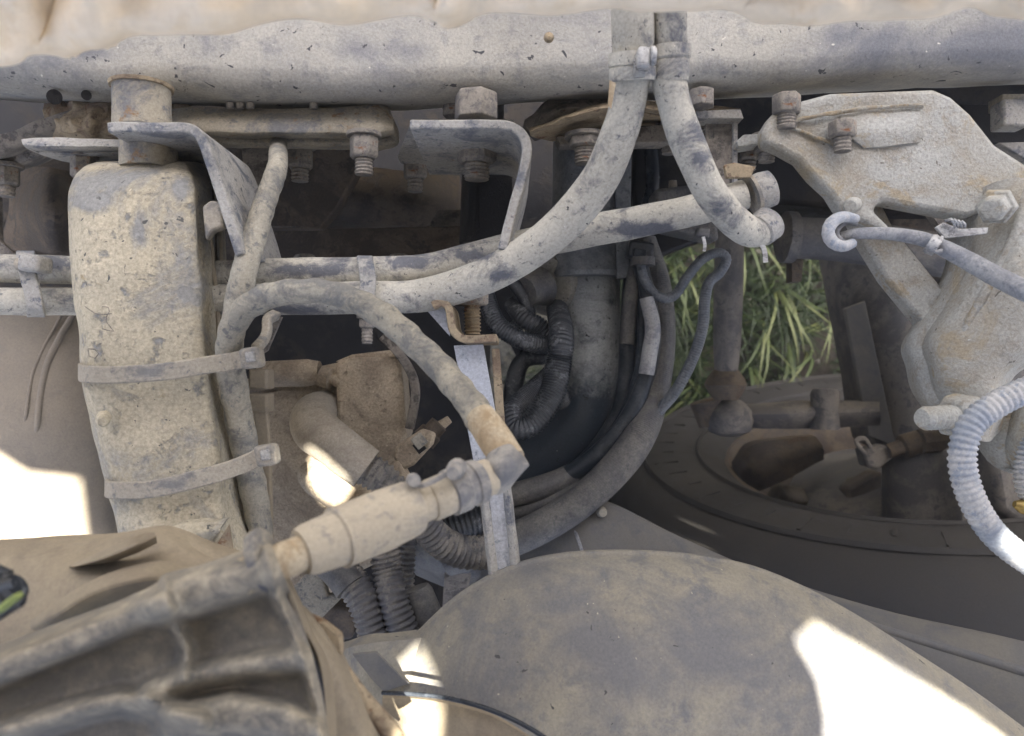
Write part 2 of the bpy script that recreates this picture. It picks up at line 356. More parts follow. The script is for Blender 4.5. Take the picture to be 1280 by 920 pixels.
# grass and stones below the truck
def blades(spots, name, label_kind='stuff'):
    vs, fs, tone = [], [], []
    for (x, y, L, w0, az, curl, tn, lift) in spots:
        p = Vector((x, y, 0.0)); th = lift; o = len(vs); side = Vector((-math.sin(az), math.cos(az), 0)); seg = 6
        for i in range(seg + 1):
            f = i / seg; ww = w0 * (1 - f ** 1.6) * 0.5 + 0.0002
            vs += [p + side * ww, p - side * ww]; tone += [tn, tn]
            dr = Vector((math.cos(az) * math.cos(th), math.sin(az) * math.cos(th), math.sin(th))); p = p + dr * L / seg
            p.z = max(p.z, .004 + .01 * (tn)); th -= curl; az += random.uniform(-.12, .12)
        for i in range(seg): fs.append((o + 2 * i, o + 2 * i + 1, o + 2 * i + 3, o + 2 * i + 2))
    ob = mk(name, (vs, fs), m_grass, world=True, kind='stuff', angle=80)
    a = ob.data.attributes.new('tone', 'FLOAT', 'POINT'); a.data.foreach_set('value', tone)
    return ob
sp = []
for k in range(620):
    px, py = random.uniform(660, 1130), random.uniform(200, 600); c = gz(px, py)
    dens = noise.noise(Vector((c.x * 7, c.y * 7, 1))) + (.06 if 820 < px < 990 else -.22)
    if dens < 0: continue
    base = random.random(); az0 = random.uniform(0, 6.28)
    for j in range(random.randint(5, 12)):
        a = az0 + random.gauss(0, 1.1)
        sp.append((c.x + random.gauss(0, .014), c.y + random.gauss(0, .014), random.uniform(.05, .19), random.uniform(.0016, .0045), a,
                   random.uniform(.08, .38), min(.95, max(0, random.gauss(.30 + .32 * base, .22))), random.uniform(.7, 1.4)))
for k in range(900):
    px, py = random.uniform(760, 1120), random.uniform(240, 560); c = gz(px, py)
    if noise.noise(Vector((c.x * 9, c.y * 9, 7))) < -.1: continue
    az0 = random.uniform(0, 6.28); tn = random.uniform(.1, .55)
    for j in range(5): sp.append((c.x, c.y, random.uniform(.015, .05), random.uniform(.003, .007), az0 + j * 1.25, .25, tn, random.uniform(.3, 1.0)))
for px, py, ax_, L in ((930, 300, -1.2, .18), (965, 360, -1.7, .2), (1040, 380, -1.75, .16), (890, 500, -2.3, .17), (850, 330, -1.4, .2), (985, 430, -1.9, .15), (1060, 420, -1.5, .13),
                       (955, 400, -1.9, .2), (870, 480, -2.6, .18), (980, 350, -.9, .17), (1020, 440, -2.5, .15), (940, 460, -1.3, .18), (1000, 500, -3.0, .14), (1035, 400, -2.9, .1)):
    c = gz(px, py)
    for j in range(3): sp.append((c.x + random.gauss(0, .01), c.y + random.gauss(0, .01), L, .0085, ax_ + random.gauss(0, .25), .2, random.uniform(.75, 1), 1.1))
o = blades(sp, 'grass'); o['label'] = 'long green grass growing on the dark ground beneath the truck'; o['category'] = 'grass'
gs = []
for k in range(260):
    if k < 150: px, py = random.uniform(590, 720), random.uniform(360, 560)
    else: px, py = random.uniform(800, 1280), random.uniform(200, 620)
    c = gz(px, py); r = random.uniform(.012, .045) if k < 150 else random.uniform(.005, .014)
    bm = bmesh.new(); bmesh.ops.create_icosphere(bm, subdivisions=2, radius=r)
    for v in bm.verts: v.co = v.co * (1 + .8 * noise.noise(v.co.normalized() * 1.4 + Vector((k * 3.1, 0, 0)))); v.co.z *= .6
    gs.append(([v.co + c + Vector((0, 0, r * .2)) for v in bm.verts], [tuple(v.index for v in f.verts) for f in bm.faces])); bm.free()
mk('gravel', merge(*gs), m_rock, world=True, kind='stuff', tag=('pale stones scattered on the ground below the hoses', 'gravel'))

# unseen panel added overhead to block the sun; its holes shape the sun patches
H = 2.6
def cast(px, py, d):
    p = MV @ P(px, py, d); return p + SUN * ((H - p.z) / SUN.z)
holes = [
    [(-60, 510, .86), (-5, 545, .86), (22, 572, .86), (52, 592, .86), (104, 598, .86), (107, 700, .86), (60, 720, .8), (-60, 720, .8)],
    [(386, 576, .72), (394, 566, .72), (412, 578, .72), (440, 604, .72), (424, 632, .72), (404, 626, .72), (388, 604, .72)],
    [(496, 838, .545), (526, 808, .555), (540, 838, .54), (550, 880, .50), (546, 945, .48), (505, 945, .48), (500, 880, .51), (478, 868, .53), (504, 860, .54)],
    [(1030, 790, .53), (1046, 784, .53), (1090, 812, .54), (1150, 850, .55), (1225, 895, .55), (1270, 930, .55), (1300, 1000, .5), (1030, 1000, .5), (1052, 905, .50), (1052, 860, .50), (1034, 812, .50)],
    [(1240, 674, .52), (1258, 660, .52), (1300, 690, .52), (1300, 728, .52), (1275, 714, .52)],
]
from mathutils.geometry import delaunay_2d_cdt, intersect_point_tri_2d
rings = [[(-1.15, -1.05), (1.65, -1.05), (1.65, 1.5), (-1.15, 1.5)]] + [[tuple(cast(*q)[:2]) for q in h] for h in holes]
cv2, ce = [], []
for ring_ in rings:
    o_ = len(cv2); cv2 += [Vector(q) for q in ring_]; ce += [(o_ + i, o_ + (i + 1) % len(ring_)) for i in range(len(ring_))]
rv, re_, rf, *_ = delaunay_2d_cdt(cv2, ce, [], 0, 1e-6)
def inside(p, poly):
    c = False
    for i in range(len(poly)):
        (x1, y1), (x2, y2) = poly[i], poly[i - 1]
        if (y1 > p[1]) != (y2 > p[1]) and p[0] < (x2 - x1) * (p[1] - y1) / (y2 - y1) + x1: c = not c
    return c
keep = []
for f in rf:
    c = sum((rv[i] for i in f), Vector((0, 0))) / len(f)
    if not any(inside(c, r_) for r_ in rings[1:]): keep.append(tuple(f))
nb = len(rv)
mk('cab_floor', ([(v.x, v.y, H) for v in rv] + [(v.x, v.y, H + .002) for v in rv], keep + [tuple(i + nb for i in f[::-1]) for f in keep]), m_panel, world=True, smooth=False, kind='structure')

# ================================================================== CHASSIS RAIL
rail = thing('chassis_rail', 'long dusty grey steel frame rail crossing the top, pitted with dark chips', 'frame rail', (640, 100, .7))
xs = [-180, -60, 60, 160, 260, 400, 520, 640, 700, 760, 880, 1000, 1080, 1150, 1280, 1460]
lo = [118, 120, 126, 130, 131, 136, 134, 128, 124, 122, 122, 116, 110, 108, 104, 98]
rows = []
prof = [(-150, .60), (-60, .60), (20, .60), (60, .601), (85, .604), (106, .616)]
for y, d in prof: rows.append([(x, y + (l - 125) * max(0, (y + 150) / 275), d) for x, l in zip(xs, lo)])
rows.append([(x, l - 5, .645) for x, l in zip(xs, lo)]); rows.append([(x, l + 2, .70) for x, l in zip(xs, lo)]); rows.append([(x, l - 2, .80) for x, l in zip(xs, lo)])
rows.append([(x, l - 25, .95) for x, l in zip(xs, lo)])
rl = mk('web', loft(rows, 8, 7), m_rail, rail, nz=.0022, nscale=16)
stain(rl, [(1190, 62, 120, 28, -.55), (1080, 45, 60, 14, -.3), (1260, 50, 60, 40, -.4), (100, 66, 40, 9, -.7), (445, 62, 22, 14, -.45), (515, 64, 22, 12, -.35), (640, 60, 120, 30, .15), (300, 90, 150, 30, .15)])
mk('rivet', lathe((686, 47, .583), (686, 47.2, .575), [(0, 6.5), (.6, 5), (1, 2)], 16), m_rust, rail)
for x, y, rx in ((68, 121, 9), (108, 119, 6)): mk('drain_hole', lathe((x, y, .622), (x, y + .2, .619), [(0, rx), (1, rx)], 16), m_dark, rail)

# cream padded cover over the rail
cov = [(-120, 92), (0, 82), (30, 66), (60, 62), (95, 61), (130, 60), (165, 48), (200, 46), (250, 44), (290, 42), (330, 32), (380, 27), (430, 34), (470, 28), (520, 15), (560, 21), (600, 16), (640, 20), (700, 23), (760, 13), (800, 14), (860, 11), (910, 6), (950, 15), (1010, 26), (1060, 24), (1100, 27), (1160, 25), (1205, 16), (1240, 24), (1280, 28), (1400, 30)]
rows = []
for k, (dy, dd) in enumerate(((-170, -.03), (-120, -.022), (-80, -.01), (-45, -.004), (-22, 0), (-8, .006), (0, .016), (-3, .03), (-14, .04))):
    rows.append([(x + dy * .25, y + dy, .345 + dd + .006 * math.sin(i * 1.9 + k * .5) - .003 * math.sin(x * .05 + dy * .06)) for i, (x, y) in enumerate(cov)])
cvs, cfs = loft(rows, 12, 8)
def crease(v):
    u = v.x * 20 - v.y * 16 + 1.1 * noise.noise(v * 9); f = abs(math.sin(u)) ** .45
    return v + Vector((0, 0, .017 * (f - .8)))
mk('padded_cover', ([crease(v) for v in cvs], cfs), m_cloth, nz=.0012, nscale=30, tag=('blurred cream padded cover with soft folds hanging over the top edge of the rail', 'cover'))

# ================================================================== DARK DEPTHS: engine, crossmembers
eng = thing('engine_block', 'dark grimy engine casting deep in the shade behind the pipes', 'engine', (300, 450, 1.15))
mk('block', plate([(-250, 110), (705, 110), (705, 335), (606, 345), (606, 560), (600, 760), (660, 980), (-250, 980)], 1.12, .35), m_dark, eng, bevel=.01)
mk('upper_casting', loft([[(-200, 190, .98), (0, 190, .95), (150, 195, .95), (240, 200, .99), (330, 200, .93), (440, 205, .97), (520, 215, .96), (575, 220, 1.02)],
                          [(-200, 240, .95), (0, 240, .93), (150, 240, .93), (240, 235, .97), (330, 238, .90), (440, 240, .94), (520, 250, .93), (575, 260, 1.0)],
                          [(-200, 275, .97), (0, 275, .96), (150, 275, .96), (240, 272, 1.0), (330, 272, .94), (440, 276, .96), (520, 285, .96), (575, 290, 1.02)]], 5, 6, thick=.06), m_brown, eng, nz=.004, nscale=14)
mk('sump', loft([[(-150, 560, 1.0), (200, 560, .98), (420, 600, .96), (600, 700, .98), (720, 760, 1.0)],
                 [(-150, 700, .95), (200, 700, .93), (420, 720, .92), (600, 780, .93), (720, 820, .96)],
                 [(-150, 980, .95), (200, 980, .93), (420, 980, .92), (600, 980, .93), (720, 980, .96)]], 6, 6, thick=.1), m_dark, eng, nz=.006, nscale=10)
mk('web_plate', plate([(575, 300), (640, 290), (655, 420), (600, 420)], 1.05, .02), m_dark, eng)
xm = thing('crossmember', 'flat brown crossbar behind the pair of pipes, two small bolt heads along it', 'crossmember', (460, 300, .9))
mk('bar', plate([(180, 290), (300, 288), (590, 282), (640, 286), (640, 330), (180, 335)], .86, .05), m_brown, xm, bevel=.002, nz=.0008)
for x in (381, 499, 262): mk('bolt_head', lathe((x, 330, .84), (x, 318, .84), [(0, 14), (.7, 14), (1, 11)], 6), m_bolt, xm, bevel=.001)
mk('end_flange', plate([(536, 282), (548, 262), (576, 262), (576, 283)], .90, .01), m_brktd, xm)

# hanging plates of the rail on the left
pl = thing('left_mount_plate', 'muddy mounting plate with hanging bolts under the rail at the far left', 'mounting plate', (100, 180, .7))
mk('bent_arm', loft([[(-120, 178, .66), (0, 168, .66), (60, 146, .66), (130, 128, .67), (210, 128, .68)],
                     [(-120, 215, .67), (0, 195, .67), (60, 170, .67), (120, 150, .68), (200, 150, .69)],
                     [(-120, 222, .72), (0, 203, .72), (60, 182, .72), (120, 168, .73), (200, 170, .74)]], 6, 5, thick=.03), m_brktd, pl, nz=.0012)
mk('mud_clump', loft([[(55, 128, .68), (100, 124, .665), (150, 124, .67), (235, 128, .68)], [(58, 155, .67), (100, 158, .652), (150, 155, .66), (235, 148, .67)], [(62, 176, .69), (100, 180, .68), (150, 180, .68), (235, 170, .69)]], 12, 10, thick=.03), m_rust, pl, nz=.005, nscale=95, label='crusty brown mud packed behind the plate')
mk('flange', loft([[(27, 174, .60), (60, 172, .60), (150, 174, .61), (240, 176, .62)], [(30, 183, .60), (60, 185, .60), (150, 186, .61), (240, 186, .62)], [(45, 190, .63), (75, 195, .64), (150, 195, .66), (240, 194, .66)]], 6, 4, thick=.02), m_brkt, pl, nz=.0008)
bolt(pl, 104, 192, 15, .63, 26, 16); bolt(pl, 143, 190, 14, .68, 24, 14); bolt(pl, 8, 205, 16, .70, 22, 14); bolt(pl, -40, 205, 15, .70, 22, 14)
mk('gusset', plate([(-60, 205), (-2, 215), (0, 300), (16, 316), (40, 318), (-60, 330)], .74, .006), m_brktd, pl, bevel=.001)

sh = thing('left_shackle_body', 'brown angled casting in the dark gap left of the dusty box', 'casting', (50, 260, .86))
mk('body', loft([[(20, 205, .88), (60, 210, .84), (95, 215, .86)], [(10, 260, .86), (60, 262, .80), (95, 262, .84)], [(0, 312, .88), (60, 316, .84), (95, 318, .86)]], 6, 6, thick=.05), m_brown, sh, nz=.003, nscale=30)

# flanged channel under the rail
fl = thing('flanged_channel', 'speckled tan channel bar under the rail, between bent strap and open bracket', 'channel bar', (350, 155, .66))
mk('channel', loft([[(205, 138, .655), (240, 134, .65), (300, 135, .65), (400, 135, .65), (465, 130, .65), (486, 134, .655)],
                    [(205, 152, .64), (240, 150, .635), (300, 152, .635), (400, 152, .635), (465, 150, .635), (492, 152, .645)],
                    [(212, 168, .64), (240, 166, .635), (300, 168, .635), (400, 168, .635), (465, 168, .635), (492, 166, .645)],
                    [(222, 172, .67), (250, 172, .67), (300, 174, .67), (400, 175, .67), (465, 176, .67), (486, 172, .68)]], 6, 5, thick=.03), m_neck, fl, nz=.0011, nscale=70)
mk('rear_web', plate([(225, 172), (455, 172), (455, 200), (420, 262), (400, 285), (330, 285), (225, 200)], .80, .02), m_brown, fl, bevel=.002, nz=.001)
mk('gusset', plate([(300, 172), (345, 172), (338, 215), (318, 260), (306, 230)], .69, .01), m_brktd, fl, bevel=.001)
bolt(fl, 455, 166, 18, .625, 28, 20); bolt(fl, 375, 180, 17, .72, 26, 16); bolt(fl, 519, 197, 15, .74, 22, 16); bolt(fl, 352, 180, 11, .74, 20, 14)
for x in (288, 300, 313, 392): mk('rivet', lathe((x, 129, .64), (x, 136, .64), [(0, 5), (1, 5)], 10), m_bolt, fl)

# ================================================================== STRAP BRACKET + NECK + BOX
nk = thing('filler_neck', 'short rusty round neck rising from the dusty box into the rail', 'neck', (182, 205, .6))
mk('upper_sleeve', lathe((177, 107, .60), (178, 162, .60), [(0, 36), (.06, 34), (.5, 34), (1, 35)], 36), m_neck, nk, nz=.0006, nscale=90)
mk('lower_sleeve', lathe((186, 162, .60), (186, 212, .60), [(0, 35), (.12, 36), (.3, 34), (1, 34)], 36), m_neck, nk, nz=.0006, nscale=90)
mk('rim_bead', lathe((177, 107, .60), (177, 111, .60), [(0, 38), (1, 37)], 36), m_rust, nk)
sb = thing('bent_strap_bracket', 'bent steel strap hooked round the rusty neck and reaching down to the right', 'bracket', (230, 165, .57))
mk('strap', strip([(134, 159), (150, 158), (200, 159), (228, 159), (244, 165), (255, 182), (268, 220), (285, 270), (300, 318)], .555, .655, 13), m_brkt, sb, bevel=.0012, nz=.0005)
mk('ear', plate([(252, 258), (262, 250), (278, 252), (279, 284), (266, 288), (256, 300)], .56, .01), m_strap, sb, bevel=.002)

bx = thing('dusty_box', 'tall tan dusty rounded box shell standing upright at left, held by two nylon straps', 'box', (190, 660, .62))
rows = []
spec = [(203, 118, 236, 40, 258), (208, 104, 240, 34, 262), (225, 92, 244, 16, 266), (262, 86, 248, 8, 270), (330, 88, 252, 4, 273), (380, 93, 256, 4, 275), (430, 98, 259, 4, 278), (480, 104, 264, 4, 284),
        (530, 114, 272, 4, 292), (570, 122, 278, 3, 300), (620, 135, 284, 2, 308), (660, 146, 290, 0, 316), (700, 154, 298, -8, 324), (740, 162, 304, -16, 330)]
for y, xl, xr, dd, xs_ in spec:
    f = .545 + dd * .0012
    rows.append([(xl + 14, y, f + .15), (xl + 4, y, f + .055), (xl, y, f + .025), (xl + 12, y, f + .004), ((xl * 2 + xr) / 3, y, f - .002), ((xl + xr * 2) / 3, y, f), (xr - 10, y, f + .004), (xr, y, f + .022), (xs_ - 5, y, f + .06), (xs_ , y, f + .13)])
r0 = [(x + (178 - x) * .12, y - 1, d + .035) for x, y, d in rows[0]]; rows.insert(0, r0)
bxo = mk('shell', loft(rows, 8, 10), m_box, bx, nz=.0019, nscale=38)
stain(bxo, [(112, 252, 20, 10, -.7), (172, 285, 8, 26, -.8), (225, 236, 8, 14, -.6), (150, 225, 60, 12, -.25), (232, 368, 6, 5, -.9), (246, 376, 4, 4, -.9), (170, 480, 90, 120, .2), (200, 700, 80, 30, -.2)])
for pts in (((106, 383), (122, 393), (140, 392)), ((128, 383), (138, 386), (132, 400), (142, 414), (128, 411)), ((110, 436), (122, 438), (122, 447), (112, 446), (110, 437))):
    mk('scratch_mark', tube([(x, y, .544 - .0 * i) for i, (x, y) in enumerate(pts)], .55, sides=6), m_brktd, bx)
mk('nub', lathe((130, 522, .545), (128, 528, .53), [(0, 9), (.7, 8), (1, 5)], 12), m_box, bx, nz=.0006)
mk('side_seam', tube([(258, 262, .60), (266, 330, .60), (273, 400, .60), (278, 470, .60), (290, 540, .60), (304, 620, .60), (318, 690, .60)], 3.2, sides=8), m_tanp, bx, nz=.0009, nscale=100)
mk('side_shell', loft([[(262, 235, .64), (272, 240, .63), (280, 246, .68)], [(268, 420, .64), (278, 425, .62), (290, 430, .68)], [(290, 560, .64), (300, 560, .62), (326, 560, .68)], [(306, 720, .64), (320, 720, .62), (334, 720, .68)]], 4, 8), m_box, bx, nz=.0015, nscale=40)
# dry leaf-like scrap at its foot
mk('dirt_scrap', plate([(262, 695), (286, 656), (292, 690), (296, 720)], .53, .002), m_rust, bx, label='brown triangular scrap wedged at the foot')
mk('dirt_ledge', loft([[(186, 668, .535), (230, 655, .53), (282, 650, .535)], [(190, 684, .53), (235, 676, .525), (272, 664, .53)], [(196, 700, .54), (250, 695, .54), (262, 686, .54)]], 8, 5, thick=.01), m_box, bx, nz=.002, nscale=90)

def cable_tie(name, path, head, label, hx=13):
    t = thing(name, label, 'cable tie', head, 'nylon ties round the dusty box')
    mk('band', ribbon(path, 22, 6, (0, 1, 0)), m_strap, t, bevel=.001, nz=.0004)
    x, y, d = head
    mk('head', box((x, y), (26, 27), d, .016, rot=-8), m_strap, t, bevel=.003, nz=.0006, nscale=80)
    mk('pawl', box((x + 1, y - 1), (12, 13), d - .002, .004, rot=-8), m_brkt, t, bevel=.001)
    return t
cable_tie('nylon_tie', [(110, 462, .60), (101, 465, .565), (112, 468, .538), (160, 468, .534), (210, 464, .534), (255, 457, .538), (290, 452, .55), (306, 449, .55)], (311, 447, .545), 'upper nylon tie around the tan box, ending in a square head beside the taped loom')
cable_tie('nylon_tie', [(146, 606, .60), (134, 609, .565), (144, 613, .54), (190, 611, .533), (240, 600, .533), (280, 589, .538), (310, 578, .55), (324, 572, .55)], (330, 570, .545), 'lower nylon tie around the tan box, near its dirt crusted foot')
lg = thing('bent_tie_leg', 'short crooked bracket leg rising from the upper tie head to the lower pipe', 'bracket', (325, 430, .58))
mk('leg', ribbon([(347, 392, .60), (335, 400, .585), (334, 412, .58), (330, 424, .575), (318, 438, .56)], 14, 10, (0, 0, 1)), m_strap, lg, bevel=.001)
mk('plate', plate([(336, 396), (352, 396), (334, 438), (322, 446)], .60, .004), m_brktd, lg)
for y, s in ((470, 26), (500, 24)): mk('step', box((322, y + 4), (24, s), .61, .02), m_tanp, lg, bevel=.002)
mk('side_rib', ribbon([(325, 500, .615), (330, 560, .615), (333, 690, .615)], 16, 10, (1, 0, 0)), m_tanp, lg, bevel=.001)

# ================================================================== PIPES
PST = [(385, 338, 60, 10, -.5), (520, 328, 26, 8, -.55), (590, 318, 30, 7, -.5), (800, 288, 60, 8, -.5), (360, 388, 60, 7, -.45), (625, 345, 30, 6, -.4), (20, 328, 60, 8, -.4), (870, 190, 20, 30, -.4), (905, 262, 30, 18, -.35), (848, 30, 14, 40, -.4), (840, 110, 20, 14, -.3), (780, 60, 16, 60, .2), (700, 300, 60, 30, .2)]
pa = thing('upper_pipe', 'worn grey pipe, upper of the crossing pair, ending in the clip at right', 'pipe', (300, 344, .62))
stain(mk('pipe', tube([(-90, 332, .615, 17), (0, 335, .615, 17), (90, 338, .615, 17), (180, 344, .615, 17), (270, 344, .612, 18), (370, 341, .61, 18.5), (460, 340, .61, 18.5), (530, 336, .615, 19), (590, 323, .63, 20),
                 (660, 305, .63, 20), (730, 290, .62, 20), (800, 277, .61, 20), (870, 262, .60, 19.5), (930, 243, .60, 19)], step=.004, sides=28, wob=.0008, wfreq=30), m_pipe, pa), PST)
pb = thing('lower_pipe', 'worn grey pipe, lower of the pair, sweeping up to the top double clamp', 'pipe', (300, 376, .60))
stain(mk('pipe', tube([(-90, 377, .61, 17), (0, 377, .61, 17), (90, 377, .61, 17), (180, 375, .61, 17), (270, 374, .605, 19), (370, 374, .60, 20), (450, 372, .60, 20.5), (520, 370, .60, 21), (580, 355, .59, 22), (640, 328, .575, 23),
                 (700, 284, .56, 23.5), (748, 226, .545, 23.5), (775, 165, .53, 23.5), (788, 110, .52, 23), (792, 60, .51, 26), (791, 15, .50, 27), (790, -60, .49, 27)], step=.004, sides=28, wob=.0008, wfreq=30), m_pipe, pb), PST)
pc = thing('short_curved_pipe', 'stained curved pipe dropping from the top clamp to the clips at right', 'pipe', (880, 200, .52))
stain(mk('pipe', tube([(838, -60, .49, 21), (838, 15, .50, 21), (838, 60, .51, 21), (836, 100, .515, 21), (846, 140, .52, 21), (862, 185, .525, 21), (884, 232, .53, 20.5), (910, 268, .54, 20), (938, 290, .55, 19), (958, 288, .56, 16)], sides=28, wob=.0009, wfreq=34), m_pipe, pc), PST)
# top double clamp
tc = thing('double_clamp', 'pale metal clamp tying the two hoses together below the cream cover', 'hose clamp', (815, 80, .49))
mk('band', lathe((791, 102, .515), (791, 66, .51), [(0, 28.5), (.08, 29.5), (.45, 29.5), (.5, 28), (.55, 30), (1, 30)], 32), m_pipe, tc, nz=.0003)
mk('band', lathe((838, 102, .515), (839, 57, .51), [(0, 22), (.1, 23), (.55, 23), (.6, 22), (.66, 24.5), (1, 24.5)], 32), m_pipe, tc, nz=.0003, label='bluish grey band on the right hose')
mk('buckle', box((806, 70), (17, 27), .478, .02, rot=3), m_chrome, tc, bevel=.002)
mk('screw', lathe((820, 70, .480), (813, 70, .480), [(0, 9), (.2, 12), (1, 12)], 14), m_chrome, tc, bevel=.0008)
mk('torn_tab', plate([(762, 100), (770, 104), (764, 136), (760, 130)], .50, .001), m_tape, tc)
# clips holding the upper and curved pipes at right
c1 = thing('pipe_clip', 'grey rubber lined P clip gripping the end of the upper pipe', 'clip', (950, 240, .58), 'P clips at the right pipe ends')
mk('loop', lathe((940, 243, .60), (966, 234, .60), [(0, 20), (.05, 22), (.5, 23), (.92, 22), (1, 18)], 30), m_brkt, c1, nz=.0005)
mk('lip', lathe((939, 244, .60), (943, 242.5, .60), [(0, 26.5), (1, 26.5)], 30), m_strap, c1)
mk('tab', plate([(908, 222), (905, 206), (918, 203), (945, 208), (938, 222)], .585, .004), m_rust, c1, bevel=.0006)
c2 = thing('pipe_clip', 'lower P clip cupping the bottom of the curved pipe, with a loose tie tail', 'clip', (955, 285, .56), 'P clips at the right pipe ends')
mk('loop', lathe((948, 290, .555), (966, 276, .56), [(0, 18), (.1, 21), (.8, 22), (1, 16)], 28), m_brkt, c2, nz=.0005)
mk('tie_tail', ribbon([(948, 300, .55), (955, 312, .55), (957, 328, .55)], 6, 2, (1, 0, 0)), m_chrome, c2)
t_ = thing('small_tie', 'small nylon tie knot under the upper pipe near the clips', 'cable tie', (880, 292, .6))
mk('knot', box((880, 290), (16, 14), .60, .012, rot=10), m_cable, t_, bevel=.002)
mk('tail', ribbon([(879, 296, .60), (881, 306, .60), (880, 314, .60)], 4, 2, (1, 0, 0)), m_chrome, t_)

# clamps round both long pipes
def pair_clamp(x, y0, y1, dx, label):
    t = thing('pair_clamp', label, 'clamp', (x, (y0 + y1) / 2, .59), 'clamps round the pipe pair')
    mk('band', ribbon([(x - 2, y0 + 4, .625), (x - 4, y0, .60), (x - 3 , y0 + 8, .588), (x, (y0 + y1) / 2 - 8, .585), (x + dx * .5, (y0 + y1) / 2 + 8, .584), (x + dx, y1 - 8, .585), (x + dx, y1, .60), (x + dx, y1 - 3, .625)], 20, 5, (1, 0, 0)), m_brkt, t, bevel=.001)
    return t
k = pair_clamp(36, 316, 394, 9, 'worn strap clamp around both pipes at far left with a chunky buckle')
mk('buckle', box((34, 328), (28, 22), .575, .02, rot=4), m_brkt, k, bevel=.003, nz=.0005)
mk('screw', lathe((22, 330, .583), (48, 331, .583), [(0, 8), (.3, 9), (.34, 6), (.6, 6), (.64, 9), (1, 9)], 14), m_strap, k)
k = pair_clamp(460, 322, 392, -2, 'narrow strap clamp around both pipes near the centre with a hanging threaded bolt')
bolt(k, 459, 393, 11, .60, 12, 20)

# ================================================================== CENTRAL OPEN BRACKET
cb = thing('open_bracket', 'grey folded bracket with rounded corner and big hex nut, left of the duct', 'bracket', (600, 170, .6))
mk('arm', strip([(512, 155), (560, 155), (610, 155), (636, 157), (652, 166), (659, 184), (656, 206), (647, 240), (637, 275), (628, 312)], .565, .70, 12), m_brkt, cb, bevel=.0012, nz=.0004)
mk('shelf', plate([(515, 149), (640, 149), (650, 160), (640, 210), (580, 205), (500, 203), (497, 196)], .57, .0035, gy=.0021), m_brkt, cb, bevel=.0006)
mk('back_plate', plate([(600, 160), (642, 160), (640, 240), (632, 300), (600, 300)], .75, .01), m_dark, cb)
bolt(cb, 596, 170, 25, .63, 30, 20)
mk('stud_head', lathe((595, 116, .62), (595, 150, .62), [(0, 25), (.1, 28), (1, 28)], 6, turn=.5), m_bolt, cb, bevel=.001)
mk('small_head', lathe((567, 124, .66), (567, 146, .66), [(0, 14), (1, 14)], 6), m_bolt, cb, bevel=.001)

pst = thing('round_post', 'dark round post standing in shade behind the open bracket', 'post', (600, 300, .8))
mk('post', tube([(604, 130, .80), (603, 220, .80), (600, 305, .80)], 26, sides=24), m_dark, pst)

# ================================================================== RUSTY PLATE STACK under the rail, centre right
rp = thing('rusty_plate_stack', 'stack of rust edged plates bolted under the rail behind the two rising hoses', 'mounting plate', (780, 150, .66))
mk('plate', loft([[(662, 160, .66), (700, 146, .65), (740, 132, .64), (790, 126, .64), (850, 128, .65), (925, 136, .66)],
                  [(665, 166, .65), (700, 153, .64), (740, 141, .63), (790, 136, .63), (850, 142, .64), (928, 144, .65)],
                  [(690, 172, .70), (720, 166, .70), (760, 158, .70), (800, 152, .70), (850, 152, .70), (920, 152, .70)]], 8, 5, thick=.012), m_rust, rp, nz=.0014, nscale=70)
mk('mud_shell', loft([[(655, 150, .70), (700, 118, .69), (760, 112, .69)], [(660, 160, .69), (700, 138, .67), (765, 130, .67)], [(670, 168, .70), (710, 158, .69), (765, 150, .69)]], 8, 6, thick=.02), m_brktd, rp, nz=.003, nscale=60)
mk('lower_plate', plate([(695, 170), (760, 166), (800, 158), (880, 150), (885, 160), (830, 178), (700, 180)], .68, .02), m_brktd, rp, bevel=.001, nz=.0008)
bolt(rp, 732, 168, 22, .66, 12, 20); bolt(rp, 852, 150, 22, .68, 20, 6); bolt(rp, 836, 152, 14, .70, 22, 14); bolt(rp, 880, 152, 13, .70, 22, 10)
mk('bolt_head', lathe((877, 112, .62), (877, 134, .62), [(0, 14), (.1, 17), (1, 17)], 6), m_bolt, rp, bevel=.001)
ab = thing('angle_hanger', 'grey angle hanger with a small hole, dropping beside the curved pipe', 'bracket', (905, 180, .64))
mk('top', plate([(870, 138), (926, 136), (930, 148), (872, 148)], .63, .02), m_brkt, ab, bevel=.0008)
mk('leg', plate([(882, 146), (918, 148), (921, 225), (912, 232), (884, 228)], .645, .004, holes=[[(886, 160), (892, 158), (893, 172), (887, 174)]]), m_brktd, ab, bevel=.0006)
mk('edge', plate([(917, 148), (922, 148), (922, 226), (917, 228)], .64, .03), m_brkt, ab)
bb = thing('bolt_cluster', 'three hex bolts hanging together where the large grey casting meets the rail', 'bolts', (950, 190, .64))
bolt(bb, 936, 180, 14, .66, 16, 12); bolt(bb, 958, 168, 16, .64, 18, 12)
mk('clamp_plate', plate([(921, 176), (930, 168), (972, 166), (974, 172), (948, 180), (922, 184)], .63, .02), m_cast, bb, bevel=.001)
mk('bolt', lathe((983, 118, .60), (983, 143, .60), [(0, 16), (.1, 18), (.9, 18), (1, 16)], 6, turn=.4), m_bolt, bb, bevel=.001)
mk('thread', lathe((983, 143, .60), (983, 162, .60), [(0, 12), (.1, 11), (.2, 12.5), (.3, 11), (.4, 12.5), (.5, 11), (.6, 12.5), (.7, 11), (.8, 12.5), (1, 11)], 18), m_bolt, bb)

